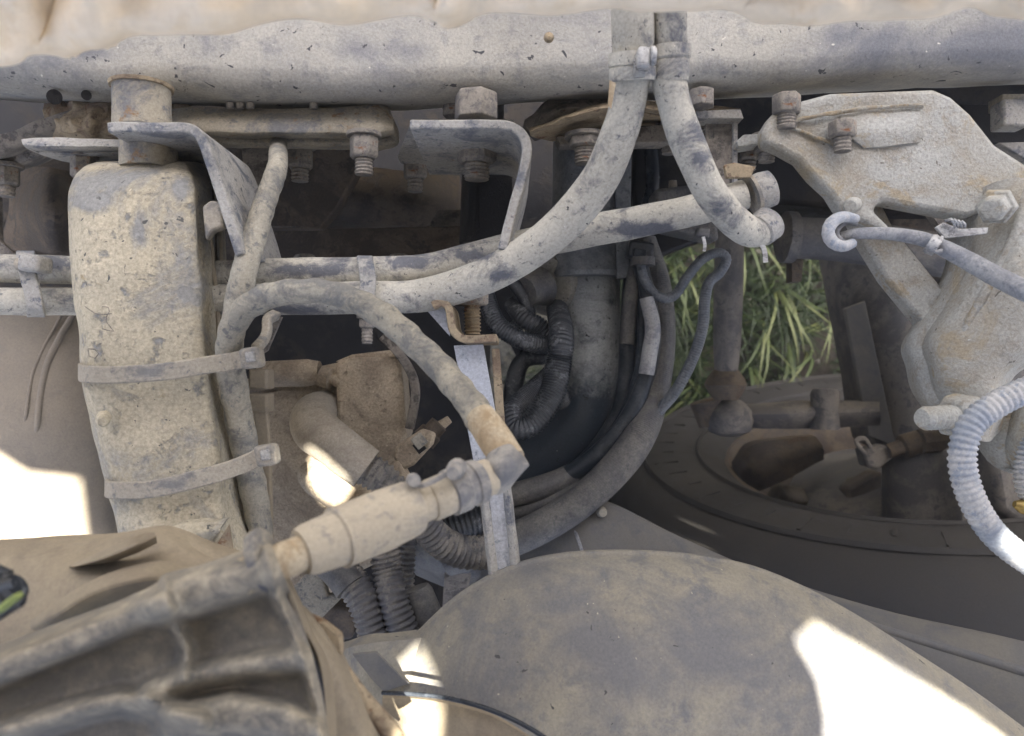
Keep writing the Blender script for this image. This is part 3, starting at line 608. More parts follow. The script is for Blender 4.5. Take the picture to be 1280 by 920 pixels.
# ================================================================== BIG CAST BRACKET at right
cg = thing('cast_bracket', 'large pale grey cast bracket with a slot, branching down the right side', 'bracket', (1150, 220, .6))
body = [(968, 140), (1000, 126), (1040, 116), (1100, 112), (1168, 111), (1190, 120), (1215, 142), (1245, 180), (1282, 205), (1400, 240), (1400, 330), (1300, 330), (1262, 300), (1236, 262), (1210, 272), (1102, 252), (1092, 262), (1112, 282), (1130, 300),
        (1060, 268), (1052, 262), (1040, 242), (1018, 222), (1000, 200), (975, 186), (955, 178), (955, 160)]
mk('plate', plate(body, .60, .02), m_cast, cg, bevel=.004, nz=.0009, nscale=40)
mk('weld_seam', tube([(958, 162, .603), (1000, 150, .597), (1050, 140, .596), (1100, 134, .596), (1155, 132, .597)], 2.6, sides=8), m_weld, cg, nz=.0016, nscale=90, label='rough rusty weld bead')
mk('weld_seam', tube([(990, 160, .60), (1025, 172, .597), (1050, 186, .60)], 2.2, sides=8), m_weld, cg, nz=.0012, nscale=90, label='rough rusty weld bead')
mk('raised_boss', loft([[(1050, 144, .599), (1090, 140, .598), (1150, 138, .599)], [(1058, 165, .595), (1100, 162, .594), (1155, 160, .596)], [(1080, 185, .598), (1110, 182, .596), (1150, 178, .598)]], 6, 6, thick=.004), m_cast, cg, nz=.0008)
bolt(cg, 1053, 152, 17, .59, 20, 18, washer=False)
mk('nub', lathe((1067, 256, .592), (1063, 258, .58), [(0, 10), (.7, 10), (1, 7)], 16), m_cast, cg)
st = [(1062, 262), (1100, 250), (1118, 285), (1150, 325), (1195, 380), (1175, 408), (1160, 412), (1110, 350), (1078, 300)]
mk('strut', plate(st, .63, .02), m_cast, cg, bevel=.003, nz=.0008)
mk('front_arm', loft([[(1210, 270, .62), (1228, 235, .60), (1262, 222, .585), (1300, 225, .58), (1400, 250, .59)],
                      [(1206, 330, .62), (1222, 310, .60), (1262, 290, .575), (1300, 290, .565), (1400, 300, .58)],
                      [(1175, 388, .62), (1195, 372, .60), (1235, 350, .575), (1290, 345, .555), (1390, 345, .57)],
                      [(1150, 430, .62), (1168, 420, .595), (1215, 412, .575), (1290, 420, .56), (1330, 430, .60)],
                      [(1155, 458, .62), (1170, 455, .59), (1205, 460, .575), (1250, 465, .57), (1268, 470, .60)],
                      [(1165, 495, .62), (1180, 500, .59), (1210, 510, .575), (1240, 512, .57), (1256, 512, .60)],
                      [(1200, 540, .62), (1212, 548, .59), (1228, 552, .58), (1240, 550, .59), (1250, 540, .61)]], 6, 7, thick=.03), m_cast, cg, nz=.0012, nscale=40)
mk('ridge', tube([(1290, 222, .580, 9), (1268, 300, .572, 8), (1235, 360, .574, 6), (1205, 415, .580, 5), (1200, 450, .586, 4)], sides=12), m_cast, cg, nz=.001, nscale=60)
mk('hex_boss', lathe((1246, 258, .575), (1240, 262, .555), [(0, 24), (.3, 22), (.31, 17), (.9, 16), (1, 13)], 6, turn=.3), m_cast, cg, bevel=.001)
mk('stud_nut', lathe((1208, 520, .575), (1188, 521, .565), [(0, 30), (.2, 31), (.8, 28), (1, 22)], 6, turn=.2), m_cast, cg, bevel=.0015)
pr = []
for i in range(8): pr += [(i / 8, 15), ((i + .5) / 8, 13.5)]
mk('stud', lathe((1195, 521, .566), (1152, 523, .552), pr + [(1, 11)], 20), m_cast, cg, nz=.0003)
mk('side_lobe', loft([[(1258, 520, .62), (1275, 505, .60), (1300, 500, .59), (1340, 510, .60)], [(1250, 560, .62), (1265, 550, .59), (1300, 550, .57), (1340, 555, .59)], [(1262, 582, .62), (1275, 590, .60), (1300, 600, .59), (1340, 600, .60)]], 6, 6, thick=.03), m_cast, cg, nz=.001)
mk('rear_web', plate([(1148, 250), (1215, 262), (1215, 330), (1180, 290), (1160, 262)], .70, .01), m_brktd, cg)
rr_ = thing('right_rail_bolt', 'square bolt head on a dark bracket under the rail at the far right edge', 'bolt', (1270, 140, .66))
mk('head', box((1272, 140), (34, 34), .64, .02), m_brkt, rr_, bevel=.002)
mk('stem', box((1268, 125), (30, 16), .645, .02), m_neck, rr_, bevel=.001)
mk('dark_bracket', plate([(1200, 130), (1256, 130), (1256, 148), (1330, 152), (1330, 185), (1230, 178)], .70, .02), m_dark, rr_, bevel=.001)
mk('lower_tab', plate([(1248, 178), (1330, 176), (1330, 206), (1290, 204)], .66, .01), m_brkt, rr_, bevel=.001)

# ================================================================== PIPES / EXHAUST in the centre
ex = thing('air_duct', 'upright air duct with a wider top sleeve, dusty above and dark bare below, curving left', 'duct', (740, 400, .85))
mk('sleeve', lathe((734, 130, .84), (736, 348, .84), [(0, 42), (.7, 45), (.95, 47), (.975, 49), (1, 47)], 40), m_sleeve, ex, nz=.001)
mk('flat_shield', plate([(768, 150), (790, 150), (787, 346), (772, 348)], .80, .01), m_sleeve, ex, bevel=.001, nz=.0006)
mk('pipe', tube([(738, 330, .85, 37), (738, 380, .85, 37), (737, 440, .85, 37), (735, 480, .855, 38.5), (722, 525, .86, 42), (695, 565, .87, 46), (655, 600, .88, 48), (600, 640, .90, 50), (540, 680, .92, 50)], sides=36), m_duct, ex, label='dusty pipe fading to a bare dark lower bend')
mk('bolt_nub', lathe((736, 200, .79), (738, 202, .775), [(0, 7), (1, 6)], 10), m_dark, ex)
di = thing('oval_disc', 'grey oval disc seen edge on left of the air duct', 'disc', (680, 355, .82))
mk('disc', lathe((682, 356, .83), (700, 350, .87), [(0, 34), (.15, 40), (1, 42)], 32), m_exh, di, nz=.0008)
mk('hub', lathe((655, 366, .80), (676, 358, .82), [(0, 20), (.8, 22), (1, 26)], 20), m_cable, di)

def corr_hose(name, pts, label, m, pitch=.0030, dep=.0007, group=None, cat='corrugated hose', sides=20):
    o = mk(name, tube(pts, sides=sides, corr=(pitch, dep)), m, angle=70, tag=(label, cat) if not group else (label, cat, group)); return o
GL = 'black corrugated looms left of the air duct'
corr_hose('corrugated_hose', [(688, 356, .92, 11), (696, 384, .84, 13), (702, 420, .76, 15), (698, 455, .75, 16), (690, 492, .74, 16), (668, 526, .73, 15.5), (648, 533, .73, 15), (641, 515, .74, 14), (658, 498, .77, 14), (690, 470, .82, 14)],
          'thick ribbed black loom running down beside the air duct and hooking left at the bottom', m_black, group=GL)
corr_hose('corrugated_hose', [(604, 350, .78, 11), (610, 378, .77, 11), (624, 408, .76, 11.5), (655, 426, .76, 11.5), (684, 432, .78, 11), (700, 433, .84, 10)],
          'thin ribbed black loom curving in an open C under the wide hose', m_black, pitch=.0028, dep=.0005, group=GL)
corr_hose('corrugated_hose', [(640, 380, .82, 10), (656, 398, .80, 12), (676, 412, .80, 13), (700, 440, .80, 14), (690, 480, .80, 15), (700, 500, .82, 15)],
          'short ribbed black loom just left of the thick one', m_black, group=GL)
mk('cable', tube([(600, 330, .80, 8), (640, 352, .80, 9), (662, 392, .81, 8), (640, 412, .83, 7), (650, 440, .85, 7)], sides=14), m_black, tag=('slim black cable looping behind the C shaped loom', 'cable', GL))
mk('cable', tube([(690, 445, .84, 10), (655, 450, .84, 11), (643, 480, .84, 12), (642, 520, .86, 12), (650, 570, .9, 12)], sides=14), m_black, tag=('black cable making an upside down U above pale stones', 'cable', GL))

GC = 'cables swept down right of the air duct'
def cable(pts, label, m=None, corr=None, g=GC):
    return mk('cable', tube(pts, sides=18, corr=corr, wob=.0004 if not corr else 0), m or m_cable, tag=(label, 'cable', g), angle=70)
cable([(797, 318, .82, 9), (789, 350, .82, 10), (784, 420, .82, 10), (782, 480, .82, 11), (768, 530, .82, 12), (735, 575, .82, 12), (690, 610, .83, 12), (640, 640, .84, 12)], 'dark cable hugging the right side of the air duct', m_cabled)
cable([(795, 325, .80, 7), (790, 360, .80, 9), (783, 430, .80, 9)], 'pale upper sleeve on the innermost cable by the duct', m_cable)
cable([(808, 372, .78, 9), (816, 410, .78, 10), (812, 440, .78, 10), (808, 468, .78, 10)], 'worn pale length of the second cable from the duct', m_thin)
cable([(800, 330, .79, 10), (812, 380, .79, 10), (816, 430, .79, 10), (805, 480, .79, 10.5), (780, 530, .79, 11), (742, 572, .79, 12), (700, 600, .80, 13), (640, 628, .81, 13)], 'second cable from the duct, dark and smooth', m_cabled)
cable([(806, 300, .84, 14), (820, 360, .83, 19), (826, 430, .82, 18), (812, 510, .80, 20), (790, 560, .78, 21), (750, 606, .77, 21), (700, 645, .76, 21), (640, 675, .76, 21), (560, 700, .78, 20)], 'thickest grey cable, outermost of the swept bundle', m_cable, corr=(.0022, .00018))
cable([(798, 540, .82, 14), (760, 570, .81, 16), (715, 595, .80, 16), (670, 612, .79, 16), (610, 625, .79, 15)], 'middle grey cable of the bundle emerging below the elbow', m_cable)
for q_, (off, dd, rr, lab) in enumerate(((-9, .80, 5, 'thinnest dark wire lying on the second cable from the duct'), (8, .815, 5.5, 'thin dark wire just outside the second cable from the duct'), (16, .83, 6, 'thin dark wire nearest the inner edge of the thick outer cable'))):
    cable([(798 + off * .3, 330, dd, rr), (806 + off * .5, 390, dd, rr), (806 + off * .7, 450, dd, rr), (793 + off, 505, dd, rr), (764 + off, 552, dd, rr), (724 + off, 588, dd, rr), (680 + off, 612, dd, rr), (630, 632 + off, dd, rr)], lab, m_cabled)
cable([(790, 300, .86, 9), (800, 380, .86, 11), (800, 450, .86, 11), (790, 510, .86, 12), (765, 550, .86, 12), (725, 585, .86, 12), (680, 612, .86, 12), (630, 630, .86, 12)], 'dark cable set back between the duct and the thick outer cable', m_cabled)
cable([(814, 330, .87, 10), (808, 400, .87, 10), (804, 470, .87, 11), (786, 530, .87, 11), (745, 590, .87, 11), (700, 630, .87, 11), (640, 655, .87, 11)], 'blue black cable in the shade behind the thick outer cable', m_cabled)
cable([(760, 590, .80, 9), (720, 615, .79, 12), (680, 630, .79, 12), (620, 648, .80, 12)], 'slim grey cable tucked between the two thick ones', m_cable)
cable([(740, 605, .79, 5), (700, 640, .78, 6), (650, 658, .78, 6), (600, 668, .78, 6)], 'thin black wire lying along the outermost cable', m_black)
cable([(800, 326, .78, 5.5), (806, 350, .78, 6), (822, 370, .78, 6), (842, 370, .78, 6), (860, 345, .78, 6), (878, 324, .78, 6), (898, 316, .78, 6), (908, 324, .78, 6), (900, 340, .78, 6.5), (886, 354, .78, 6.5), (881, 376, .78, 7), (878, 410, .78, 7), (866, 448, .78, 7), (845, 488, .78, 7), (822, 515, .79, 7)],
      'thin grey wire making a hairpin loop over the grass', m_wire, corr=(.0026, .0002))
cn = thing('cable_knot', 'black clip gathering the cables at the top of the bundle', 'clip', (800, 315, .78))
mk('clip', box((802, 312), (32, 22), .775, .02, rot=8), m_black, cn, bevel=.003)
mk('latch', box((800, 316), (16, 10), .77, .01, rot=8), m_cabled, cn, bevel=.001)
mk('band', lathe((804, 322, .78), (804, 332, .78), [(0, 15), (1, 15)], 16), m_cable, cn)
bk = thing('rear_relay', 'dark grimy block with a small stud behind the curved pipe', 'block', (850, 245, .74))
mk('block', plate([(818, 236), (868, 230), (892, 240), (900, 300), (822, 282)], .74, .04), m_cable, bk, bevel=.004, nz=.001)
mk('stud', lathe((841, 226, .75), (841, 238, .75), [(0, 5), (1, 6)], 10), m_bolt, bk)
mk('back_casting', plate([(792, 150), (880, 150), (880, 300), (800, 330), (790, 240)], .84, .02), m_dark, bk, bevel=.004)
mk('rib', tube([(812, 170, .82), (816, 230, .82), (806, 270, .82)], 9, sides=12), m_exhd, bk)

# ================================================================== WRAPPED LOOMS (front)
ld = thing('descending_loom', 'grey taped loom dropping from the rail and passing behind the arching loom', 'hose', (330, 280, .57))
mk('loom', tube([(349, 160, .70, 9), (348, 182, .66, 11), (346, 212, .60, 12.5), (332, 252, .585, 14), (320, 290, .575, 15), (308, 330, .565, 15.5), (300, 365, .565, 16), (290, 420, .57, 15), (286, 470, .575, 14)], sides=20, wrap=(.012, .0003), wob=.0006), m_loom, ld)
le = thing('arching_loom', 'tan taped loom arching over the pipe pair and running down to the sensor', 'hose', (400, 360, .53))
mk('loom', tube([(330, 690, .60, 12), (322, 640, .595, 16), (310, 580, .59, 17), (300, 530, .58, 17), (292, 480, .57, 17), (286, 440, .56, 16), (293, 405, .55, 16), (318, 378, .54, 16), (355, 366, .53, 16), (400, 364, .525, 15.5), (440, 374, .52, 16),
                 (480, 396, .51, 16.5), (520, 430, .50, 17), (555, 465, .49, 18), (585, 500, .47, 19), (603, 527, .455, 20)], sides=24, wrap=(.019, .0005), wob=.0009, wfreq=50), m_loom, le)
mk('tape_end', tube([(600, 522, .456, 20), (614, 543, .445, 21), (628, 565, .435, 21), (638, 578, .43, 20)], sides=24, wob=.0008), m_tape, le, label='yellowed tape wrapped round the end')
0 and mk('frayed_tape', plate([(428, 514), (442, 504), (440, 520)], .49, .0005), m_tape, le)

# ================================================================== SENSOR
se = thing('inline_sensor', 'stepped tan dust coated sensor with grey collars, slanting down left from the loom end', 'sensor', (520, 640, .42))
a0, a1 = (655, 578, .43), (335, 708, .346)
SK = .91
def T(t): return tuple(a + (b - a) * t for a, b in zip(a0, a1))
def seg(n, t0, t1, prof, m, **k): return mk(n, lathe(T(t0), T(t1), [(q_[0], q_[1] * SK) for q_ in prof], 32), m, se, nz=k.pop('nz', .0005), nscale=60, **k)
mk('tee', loft([[(604, 582, .44), (612, 566, .425), (636, 556, .42), (650, 566, .425), (660, 580, .435)], [(598, 590, .44), (612, 580, .412), (636, 576, .408), (652, 578, .418), (661, 582, .435)],
                [(602, 606, .44), (616, 604, .415), (634, 598, .412), (650, 590, .42), (660, 584, .436)], [(616, 618, .445), (624, 618, .43), (636, 612, .43), (646, 600, .432), (656, 588, .438)]], 6, 5, thick=.012), m_sensg, se, nz=.0006)
seg('neck_ring', .13, .20, [(0, 24), (.1, 26), (.9, 26), (1, 24)], m_sens)
seg('collar', .17, .30, [(0, 27), (.06, 31), (.3, 32), (.34, 29), (.5, 29), (.55, 32), (.95, 32), (1, 28)], m_sensg)
seg('grip', .29, .37, [(0, 28), (.1, 29), (.9, 29), (1, 27)], m_sens)
for i in range(5): mk('rib', tube([(*T(.375)[:2], .395), (*T(.415)[:2], .395)], 3, sides=8) if False else lathe((T(.37)[0] - 6 + i * .5, T(.37)[1] - 22 + i * 9, .395), (T(.425)[0] - 6, T(.425)[1] - 24 + i * 10, .395), [(0, 3), (1, 3)], 8), m_sens, se)
seg('body_neck', .36, .44, [(0, 25), (1, 26)], m_sens)
seg('body', .42, .72, [(0, 30), (.04, 36), (.1, 38), (.5, 40), (.95, 40), (1, 39)], m_sens)
seg('step', .71, .87, [(0, 40), (.04, 43), (.1, 43), (.14, 38), (.85, 34), (1, 30)], m_sens)
seg('inlet', .86, 1.10, [(0, 25), (1, 24)], m_tape)
0 and mk('lug', loft([[(430, 628, .40), (460, 612, .385), (488, 600, .40)], [(436, 640, .395), (466, 626, .38), (494, 612, .395)]], 5, 4, thick=.01), m_sens, se)
mk('clip_arm', ribbon([(506, 606, .39), (530, 606, .385), (560, 592, .39)], 7, 5, (0, 1, 0)), m_sensg, se, bevel=.001)
mk('clip_loop', lathe((516, 600, .395), (518, 601, .38), [(0, 9), (1, 8)], 14), m_sensg, se)
mk('clamp_screw', lathe((572, 584, .40), (566, 592, .385), [(0, 12), (.5, 12), (.55, 9), (1, 8)], 12), m_sensg, se)

# ================================================================== ALUMINIUM STRUT + rusty bracket
al = thing('aluminium_strut', 'bright bare aluminium strut running down behind the sensor to the dome', 'strut', (610, 580, .6))
mk('upper_blade', plate([(567, 432), (604, 430), (612, 470), (624, 540), (634, 620), (600, 620), (585, 540), (575, 470)], .60, .004), m_alu, al, bevel=.0005)
mk('channel', loft([[(596, 590, .61), (598, 590, .586), (606, 590, .585), (610, 590, .590), (624, 590, .590), (628, 590, .585), (635, 590, .586), (637, 590, .61)],
                    [(612, 735, .61), (614, 735, .586), (623, 735, .585), (627, 735, .590), (639, 735, .590), (643, 735, .585), (652, 735, .586), (654, 735, .61)]], 3, 12), m_brkt, al, nz=.0003, label='blue grey scuffed lower channel')
mk('bright_web', plate([(608, 590), (627, 590), (642, 735), (625, 735)], .5885, .002), m_alu, al)
rb = thing('rusty_hook_bracket', 'rust edged curved bracket gripping the head of the aluminium strut, bolt above it', 'bracket', (585, 410, .6))
mk('hook', strip([(540, 382), (552, 378), (560, 384), (563, 398), (566, 412), (576, 422), (592, 424), (622, 423)], .585, .65, 10), m_rust, rb, bevel=.001, nz=.0007)
mk('flat_arm', plate([(530, 384), (552, 380), (562, 400), (562, 420)], .60, .004), m_alu, rb)
mk('side_bar', plate([(614, 436), (624, 436), (632, 545), (622, 560), (618, 500)], .60, .02), m_rust, rb, bevel=.001, nz=.0006)
mk('nut', lathe((590, 362, .62), (590, 382, .62), [(0, 21), (.9, 21), (1, 18)], 6, turn=.3), m_bolt, rb, bevel=.001)
pr = []
for i in range(9): pr += [(i / 9, 11), ((i + .5) / 9, 8.5)]
mk('stud', lathe((590, 378, .62), (591, 418, .62), pr + [(1, 10)], 18), m_rust, rb)

# ================================================================== ACTUATOR BOX (tan casting) and its hose
ac = thing('actuator_casting', 'tan dust covered engine casting right of the box with a square cover', 'casting', (410, 560, .78))
mk('body', plate([(296, 474), (404, 470), (424, 462), (440, 470), (446, 600), (520, 640), (500, 690), (440, 720), (380, 770), (296, 790)], .752, .10), m_engine, ac, bevel=.006, nz=.0012, nscale=30)
mk('body_face', loft([[(300, 500, .755), (345, 490, .748), (400, 490, .748), (436, 500, .755)], [(300, 600, .752), (345, 600, .738), (400, 605, .738), (440, 610, .75)], [(300, 760, .755), (345, 740, .748), (400, 700, .748), (440, 690, .755)]], 8, 8, thick=.02), m_engine, ac, nz=.002, nscale=40)
mk('cover', plate([(420, 452), (440, 447), (500, 446), (504, 500), (508, 545), (490, 590), (470, 602), (458, 576), (426, 572), (420, 520)], .725, .05), m_engine, ac, bevel=.004, nz=.001)
mk('cover_rim', plate([(418, 452), (440, 443), (500, 436), (502, 446), (440, 456)], .745, .03), m_engine, ac, bevel=.002)
mk('pin', lathe((402, 470, .735), (428, 478, .73), [(0, 13), (.45, 13), (.5, 6), (.7, 8), (1, 7)], 16), m_engine, ac, nz=.0005)
mk('pin', lathe((404, 466, .74), (446, 460, .735), [(0, 9), (.5, 10), (.55, 7), (1, 7)], 16), m_engine, ac, nz=.0005)
mk('boss', lathe((325, 468, .74), (400, 466, .74), [(0, 16), (.8, 17), (1, 14)], 24), m_engine, ac, nz=.001)
el = thing('rubber_elbow', 'smooth tan rubber elbow leaving the casting and feeding a ribbed hose', 'elbow', (420, 550, .68))
mk('elbow_tube', tube([(404, 512, .75, 24), (392, 520, .715, 27), (394, 536, .69, 29), (416, 554, .672, 28), (440, 573, .665, 28), (458, 586, .665, 27)], sides=30, wob=.0006), m_elbow, el)
mk('ribbed_hose', tube([(452, 582, .67, 21), (480, 600, .67, 20), (505, 625, .68, 19), (530, 655, .69, 19), (552, 678, .70, 19.5), (580, 690, .71, 20), (612, 690, .72, 20)], sides=22, corr=(.0052, .0011)), m_gcorr, el, angle=70)
le2 = thing('lower_duct', 'tan tube below the elbow catching a bright sun patch', 'tube', (420, 610, .74))
mk('tube', tube([(384, 585, .76, 26), (410, 600, .745, 28), (445, 622, .74, 28), (480, 640, .75, 27)], sides=28), m_engine, le2)
mk('seam_rib', tube([(436, 580, .70, 4), (470, 602, .70, 4), (506, 632, .71, 4)], sides=8), m_engine, le2)
co = thing('cable_connector', 'dusty two part electrical connector with latch window, tilted beside the square cover', 'connector', (520, 565, .68))
mk('housing', plate([(490, 570), (496, 556), (528, 536), (545, 542), (541, 556), (517, 582), (500, 590)], .675, .03), m_engine, co, bevel=.003, nz=.0005)
mk('sleeve', lathe((530, 550, .69), (549, 530, .69), [(0, 16), (.5, 15), (.55, 12), (1, 12)], 12), m_brown, co)
mk('latch', ribbon([(518, 556, .668), (530, 546, .668)], 17, 5, (1, 1, 0)), m_loom, co, bevel=.001)
mk('window', box((524, 559), (11, 14), .670, .006, rot=-38), m_dark, co)
mk('tail', lathe((548, 534, .70), (562, 524, .70), [(0, 7), (1, 5)], 10), m_engine, co)
mk('cable_boot', lathe((506, 585, .68), (486, 598, .68), [(0, 14), (.3, 16), (.5, 14), (.7, 15), (1, 12)], 16), m_engine, co)
bt = thing('brake_line', 'bent dark steel line hooking down beside the square cover', 'pipe', (510, 460, .72))
mk('line', ribbon([(478, 420, .72), (494, 436, .72), (512, 462, .72), (519, 484, .72), (518, 505, .72), (512, 536, .72)], 11, 10, (1, 0, 0), n=5), m_brktd, bt, bevel=.001)

# ================================================================== TANK at far left
tk = thing('tan_tank', 'tan rounded tank at the far left with a curved weld seam and sunlit side', 'tank', (40, 540, .85))
rows = []
for y, dd, rx in ((360, .06, 0), (400, .02, 0), (460, 0, 0), (530, -.01, 0), (600, 0, 4), (660, .01, 10), (740, .03, 20)):
    rows.append([(-200, y, .84 + dd), (-60, y, .83 + dd), (30, y, .83 + dd), (90, y, .845 + dd), (130 + rx, y, .875 + dd), (150 + rx, y, .93 + dd), (150 + rx, y, 1.0 + dd)])
mk('shell', loft(rows, 6, 6), m_tank, tk, nz=.0015, nscale=12)
mk('weld_seam', tube([(94, 388, .864, 3), (76, 420, .849, 4), (60, 455, .837, 4.5), (50, 500, .826, 4.5), (47, 530, .823, 4), (45, 556, .832, 3)], sides=10), m_tank, tk, nz=.0006)
mk('weld_seam', tube([(80, 388, .860, 2), (60, 425, .844, 2), (42, 465, .831, 2.4), (34, 510, .821, 2.4), (31, 530, .822, 2), (30, 550, .832, 1.5)], sides=8), m_tank, tk, nz=.0005)

# ================================================================== BOTTOM LEFT: tan cover, ribbed black housing, plug
cv = thing('tan_ribbed_cover', 'tan dust coated moulded cover with shallow fins below the box, out of focus', 'cover', (120, 740, .42))
mk('skin', loft([[(-150, 690, .46), (0, 682, .45), (60, 678, .445), (130, 676, .44), (190, 668, .44), (255, 690, .45), (330, 715, .47)],
                 [(-150, 720, .44), (0, 705, .43), (60, 700, .425), (130, 705, .42), (200, 700, .42), (262, 705, .43), (340, 740, .46)],
                 [(-150, 770, .42), (0, 760, .41), (60, 745, .405), (130, 735, .40), (200, 730, .40), (265, 740, .42), (350, 770, .44)],
                 [(-150, 830, .42), (0, 820, .40), (60, 810, .395), (130, 800, .395), (200, 790, .40), (265, 800, .42), (350, 820, .44)],
                 [(-150, 980, .42), (0, 980, .40), (60, 980, .395), (130, 980, .395), (200, 980, .40), (265, 980, .42), (350, 980, .44)]], 6, 6, thick=.02), m_tanp, cv, nz=.002, nscale=18)
mk('fin', loft([[(85, 708, .42), (120, 692, .405), (160, 674, .40), (182, 670, .41)], [(95, 708, .405), (130, 698, .393), (165, 684, .39), (184, 676, .40)], [(110, 706, .42), (140, 702, .41), (170, 692, .41), (186, 684, .415)]], 5, 4, thick=.01), m_tanp, cv)
mk('fin', loft([[(20, 790, .41), (60, 760, .39), (110, 728, .385), (180, 708, .39), (230, 712, .41)], [(40, 790, .40), (75, 768, .378), (120, 742, .375), (180, 726, .38), (225, 726, .40)], [(60, 800, .41), (90, 782, .40), (130, 762, .395), (180, 750, .40), (215, 745, .41)]], 6, 5, thick=.01), m_tanp, cv, label='broad dark edged fin')

hs = thing('ribbed_housing', 'blurred black moulded housing with dusty ridges filling the lower left corner', 'housing', (200, 850, .34))
RID = [([(-200, 915), (0, 838), (100, 798), (196, 757)], 20, .018, 4), ([(203, 746), (270, 724), (346, 698)], 36, .024, 5), ([(326, 664), (344, 742)], 9, .008, 2),
       ([(190, 866), (240, 848), (300, 834), (378, 822)], 16, .017, 3), ([(-200, 962), (0, 915), (90, 888), (150, 874), (196, 884), (250, 902)], 14, .018, 3),
       ([(225, 905), (290, 894), (350, 902), (420, 950)], 28, .021, 5), ([(222, 785), (234, 812), (230, 850)], 7, .010, 2), ([(206, 722), (214, 765)], 6, .006, 2),
       ([(344, 742), (364, 786), (384, 840), (398, 890), (406, 1000)], 7, .007, 2)]
def segd(p, a, b):
    t = max(0, min(1, ((p[0] - a[0]) * (b[0] - a[0]) + (p[1] - a[1]) * (b[1] - a[1])) / ((b[0] - a[0]) ** 2 + (b[1] - a[1]) ** 2)))
    return math.hypot(p[0] - a[0] - t * (b[0] - a[0]), p[1] - a[1] - t * (b[1] - a[1]))
tops = cat_rom([(-200, 886), (-80, 838), (0, 806), (100, 768), (170, 742), (196, 728), (208, 716), (260, 702), (318, 684), (338, 680)], 14)
bots = cat_rom([(-200, 1060), (-80, 1060), (0, 1060), (100, 1060), (180, 1060), (220, 1060), (260, 1060), (320, 1060), (380, 1060), (412, 1060)], 14)
hv, hf, dustv = [], [], []; NV = 110; NU = len(tops)
for j in range(NV + 1):
    f = j / NV
    for i, (t0, b0) in enumerate(zip(tops, bots)):
        bow = 28 * math.sin(f * math.pi) * (i / (NU - 1)) ** 3
        x, y = t0[0] + (b0[0] - t0[0]) * f + bow, t0[1] + (b0[1] - t0[1]) * f
        d = .352 + .004 * math.sin(x * .01) + .02 * max(0, 1 - f * 14) ** 2; w_ = 0
        for pl_, ww, hh_, ex_ in RID:
            q = min(segd((x, y), pl_[k], pl_[k + 1]) for k in range(len(pl_) - 1))
            g = math.exp(-(q / ww) ** ex_); d -= hh_ * g; w_ = max(w_, g)
        hv.append(P(x, y, d)); dustv.append(w_)
hf = [(j * NU + i, j * NU + i + 1, (j + 1) * NU + i + 1, (j + 1) * NU + i) for j in range(NV) for i in range(NU - 1)]
o = mk('shell', (hv, hf), m_house, hs, nz=.0006, nscale=30, angle=60)
at_ = o.data.attributes.new('dust', 'FLOAT', 'POINT'); at_.data.foreach_set('value', dustv)
mk('socket_rim', lathe((322, 704, .343), (339, 697, .343), [(0, 34), (.15, 40), (.85, 41), (1, 37)], 30), m_ridge, hs)
mk('side_wall', loft([[(338, 684, .345), (346, 690, .36), (352, 700, .39)], [(372, 770, .35), (382, 776, .36), (392, 786, .39)], [(404, 850, .352), (414, 856, .365), (424, 864, .39)], [(412, 1050, .352), (424, 1050, .365), (434, 1050, .39)]], 4, 8), m_tanp, hs)
rim = thing('rust_stained_edge', 'rust brown curved edge strip running down behind the ribbed housing', 'edge strip', (430, 830, .42))
mk('outer_strip', loft([[(350, 740, .37), (372, 760, .375), (382, 768, .385)], [(385, 800, .37), (408, 812, .375), (420, 815, .385)], [(405, 860, .37), (435, 870, .375), (450, 872, .385)], [(415, 980, .37), (480, 980, .375), (500, 980, .385)]], 4, 8, thick=.006), m_tanp, rim, nz=.0008)
mk('rusty_bead', tube([(362, 750, .39, 3), (395, 782, .39, 7), (415, 812, .39, 7), (445, 860, .39, 9), (480, 905, .39, 12), (510, 950, .39, 13)], sides=12), m_rust, rim, nz=.0008)
mk('tab', plate([(368, 762), (404, 778), (426, 795), (428, 820), (415, 812), (398, 790)], .385, .006), m_rust, rim, bevel=.001)
pg = thing('plug_connector', 'black plug with a lime green insert poking in at the left edge', 'connector', (10, 745, .33))
mk('shell', lathe((-22, 760, .33), (22, 732, .33), [(0, 26), (.8, 26), (.85, 20), (1, 17)], 20), m_black, pg, nz=.0004)
mk('insert', box((4, 757), (36, 8), .300, .006, rot=-38), m_lime, pg, bevel=.001)
mk('latch', lathe((-18, 712, .34), (12, 720, .34), [(0, 12), (1, 8)], 12), m_black, pg)
mk('latch', lathe((-14, 738, .315), (18, 728, .315), [(0, 7), (1, 6)], 12), m_black, pg)

# ================================================================== JUNK BELOW THE SENSOR
GR = 'ribbed hoses rising below the sensor'
corr_hose('ribbed_hose', [(412, 700, .70, 19), (436, 722, .69, 19.5), (456, 756, .68, 19.5), (470, 800, .68, 19.5), (480, 850, .69, 19)], 'leftmost ribbed hose below the sensor, fed from a dark collar', m_gcorr, pitch=.0052, dep=.0011, group=GR)
corr_hose('ribbed_hose', [(478, 670, .69, 18), (484, 710, .69, 18), (492, 752, .68, 18.5), (506, 800, .68, 19), (512, 850, .69, 19)], 'middle ribbed hose standing nearly upright below the sensor', m_gcorr, pitch=.0052, dep=.0011, group=GR)
corr_hose('ribbed_hose', [(512, 660, .74, 10), (508, 700, .74, 10.5), (506, 740, .74, 11)], 'thinner ribbed hose half hidden right of the middle one', m_gcorr, pitch=.005, dep=.0009, group=GR)
corr_hose('ribbed_hose', [(540, 672, .76, 18), (570, 660, .765, 18), (610, 648, .77, 18)], 'black ribbed hose lying behind the aluminium strut', m_black, pitch=.0052, dep=.0011, group=GR)
